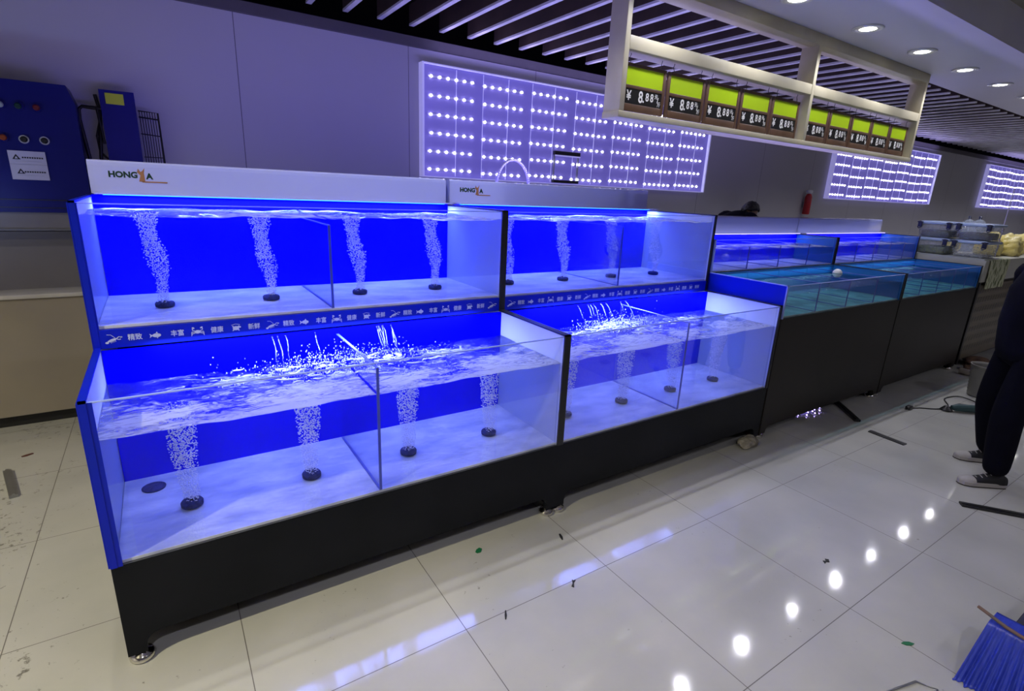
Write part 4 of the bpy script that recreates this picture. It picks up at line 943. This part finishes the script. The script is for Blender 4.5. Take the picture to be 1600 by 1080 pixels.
crumple('red_rag', (4.06, .06, 0), .05, pm('dark_red_cloth', (.10, .01, .03), rough=.9), 'small dark red scrap between the second and third units', 3, 'rag', (1, 1, .6))
M_rust = pm('brown_scrap', (.16, .09, .05), (.10, .06, .05), 14, .8, bump=.5, bscale=30)
for q, (x, y, r_, lab) in enumerate(((8.35, -.08, .13, 'largest crumpled brown scrap in the pile before the perforated counter'), (8.02, -.14, .09, 'small crumpled brown scrap nearest the fourth unit'), (8.5, -.30, .10, 'crumpled brown scrap behind the pale roll'))):
    crumple('brown_scrap', (x, y, 0), r_, M_rust, lab, 20 + q, 'scrap', (1.2, 1, .45))
rl = MB().tube([(7.75, -.10, .036), (7.72, -.36, .036)], .035, 20, 0).tube([(7.7195, -.364, .036), (7.719, -.366, .036)], .018, 14, 1).build('paper_roll', [pm('pale_roll', (.40, .36, .32), (.3, .26, .24), 12, .7), M_edge], fix=False)
tag(rl, 'pale roll lying on the floor by the brown scraps', 'roll')
ls_ = MB()
for i in range(26):
    a = i * .55; r_ = .05 + .004 * i; ls_.ico((r_ * math.cos(a) * 1.5, r_ * math.sin(a) * .8, .012 + .004 * math.sin(i)), .006, 1, 1)
ls_.tube([(.05 * 1.5 * math.cos(i * .25) * (1 + .02 * i), .05 * .8 * math.sin(i * .25) * (1 + .02 * i), .008) for i in range(60)], .005, 6, 0)
o = ls_.build('led_coil', [M_strip, em('purple_led', (.45, .35, 1.0), 10)], fix=False); o.location = (4.93, .16, 0); tag(o, 'coil of glowing purple LED strip on the floor under the third tank', 'light strip')
def bit(nm, x, y, w, h, rot, m, lab, cat, pts=None):
    pts = pts or [(-.5, -.2), (-.1, -.5), (.5, -.15), (.45, .4), (-.05, .5), (-.5, .25)]
    c_, s_ = math.cos(rot), math.sin(rot); poly = [(x + (a * w * c_ - b * h * s_), y + (a * w * s_ + b * h * c_)) for a, b in pts]
    return tag(MB().prism(poly, 2, .0005, .004).build(nm, m), lab, cat)
M_green = pm('green_scrap', (.01, .16, .06), rough=.5); M_blkb = pm('black_scrap', (.01, .01, .01), rough=.6)
bit('green_scrap', 1.46, -.07, .04, .03, .4, M_green, 'small green scrap on the shaded floor before the first tank', 'scrap')
leaf = [(-.5, 0), (-.2, .22), (.2, .24), (.5, 0), (.2, -.22), (-.2, -.24)]
bit('green_leaf', 2.74, -1.50, .055, .04, -.6, M_green, 'green leaf shaped scrap on the floor near the blue cloth', 'scrap', leaf)
bit('black_scrap', 1.90, -.19, .05, .015, 1.2, M_blkb, 'small black scrap on the floor in front of the tank joint', 'scrap')
bit('black_scrap', 1.73, -.50, .05, .018, .8, M_blkb, 'twisted black scrap near the crossing of two floor joints', 'scrap', [(-.5, -.3), (.1, -.1), (.5, -.5), (.4, .1), (.5, .5), (.0, .2), (-.4, .4)])
bit('black_scrap', 1.35, -.50, .05, .010, 1.0, M_blkb, 'thin black sliver on the floor tile', 'scrap')
bit('black_scrap', 2.98, -1.04, .05, .03, .2, M_blkb, 'small ragged black scrap among the light reflections', 'scrap', [(-.5, 0), (-.2, .5), (0, .1), (.3, .4), (.5, -.1), (.1, -.4), (-.1, 0)])
bit('brown_leaf', -.60, 2.2, .06, .025, .4, pm('brown_leaf', (.12, .04, .03), rough=.7), 'small brown scrap on the floor near the beige counter', 'scrap')
# blue cloth over a dark box, bottom right
bx_ = empty('dark_box', (3.05, -1.98, 0), 'dark box under the blue cloth in the bottom right corner', 'box')
MB().rbox(-.26, .30, -.22, .22, 0, .235, .01).build('body', pm('dark_box_plastic', (.008, .008, .012), rough=.4), bx_)
MB().rbox(-.265, .305, -.225, .225, .236, .26, .006).build('lid', pm('dark_box_lid', (.01, .01, .03), rough=.35), bx_)
MB().tube([(-.12, -.10, .262), (-.06, -.10, .29), (.04, -.10, .29), (.10, -.10, .262)], .008, 8).build('handle', M_chrome, bx_, fix=False)
def drape(u, v):
    x = 2.775; s = v * .42; y = -1.70 - .15 * u
    if s < .09: X, Z = 2.87 - s, .266
    else: X, Z = 2.778 - (s - .09) * .20, .264 - (s - .09) * .86
    fold = math.sin(u * 38) * .6 + math.sin(u * 71 + 1) * .4
    k = max(0, s - .08) / .34
    return (X - .016 * fold * k - .01 * k, y + .03 * (u - .5) * k * -2, max(.004, Z))
o = MB().grid(drape, 90, 30).build('blue_cloth', pm('blue_film_cloth', (.02, .04, .42), (.04, .07, .50), 20, .35, stretch=(1, 8, 1)), fix=False)
md = o.modifiers.new('thick', 'SOLIDIFY'); md.thickness = .003; md.offset = 1
tag(o, 'blue pleated cloth hanging over the edge of the dark box', 'cloth')
tag(MB().tube([(2.80, -1.655, .29), (2.78, -1.75, .277), (2.76, -1.86, .276)], [.006, .007, .006], 8).build('thin_stick', pm('old_stick', (.12, .10, .08), (.2, .09, .07), 20, .6), fix=False), 'thin brown stick lying on top of the blue cloth', 'stick')
tag(MB().tube([(2.20, -1.70, .005), (2.28, -1.53, .005), (2.55, -1.60, .005), (2.58, -1.66, .005), (2.34, -1.66, .005), (2.21, -1.71, .005)], .004, 8).build('wire_loop', M_steel, fix=False), 'flattened loop of grey wire on the floor at the bottom right', 'wire')
for (x, y, z0, z1) in ((8.62, .12, 1.262, 2.05),):
    tag(MB().tube([(x, y, z0), (x - .01, y, z1)], .006, 8).build('thin_pole', pm('pale_rod', (.5, .45, .7), rough=.3), fix=False), 'thin pale upright rod behind the stacked plastic boxes', 'rod')
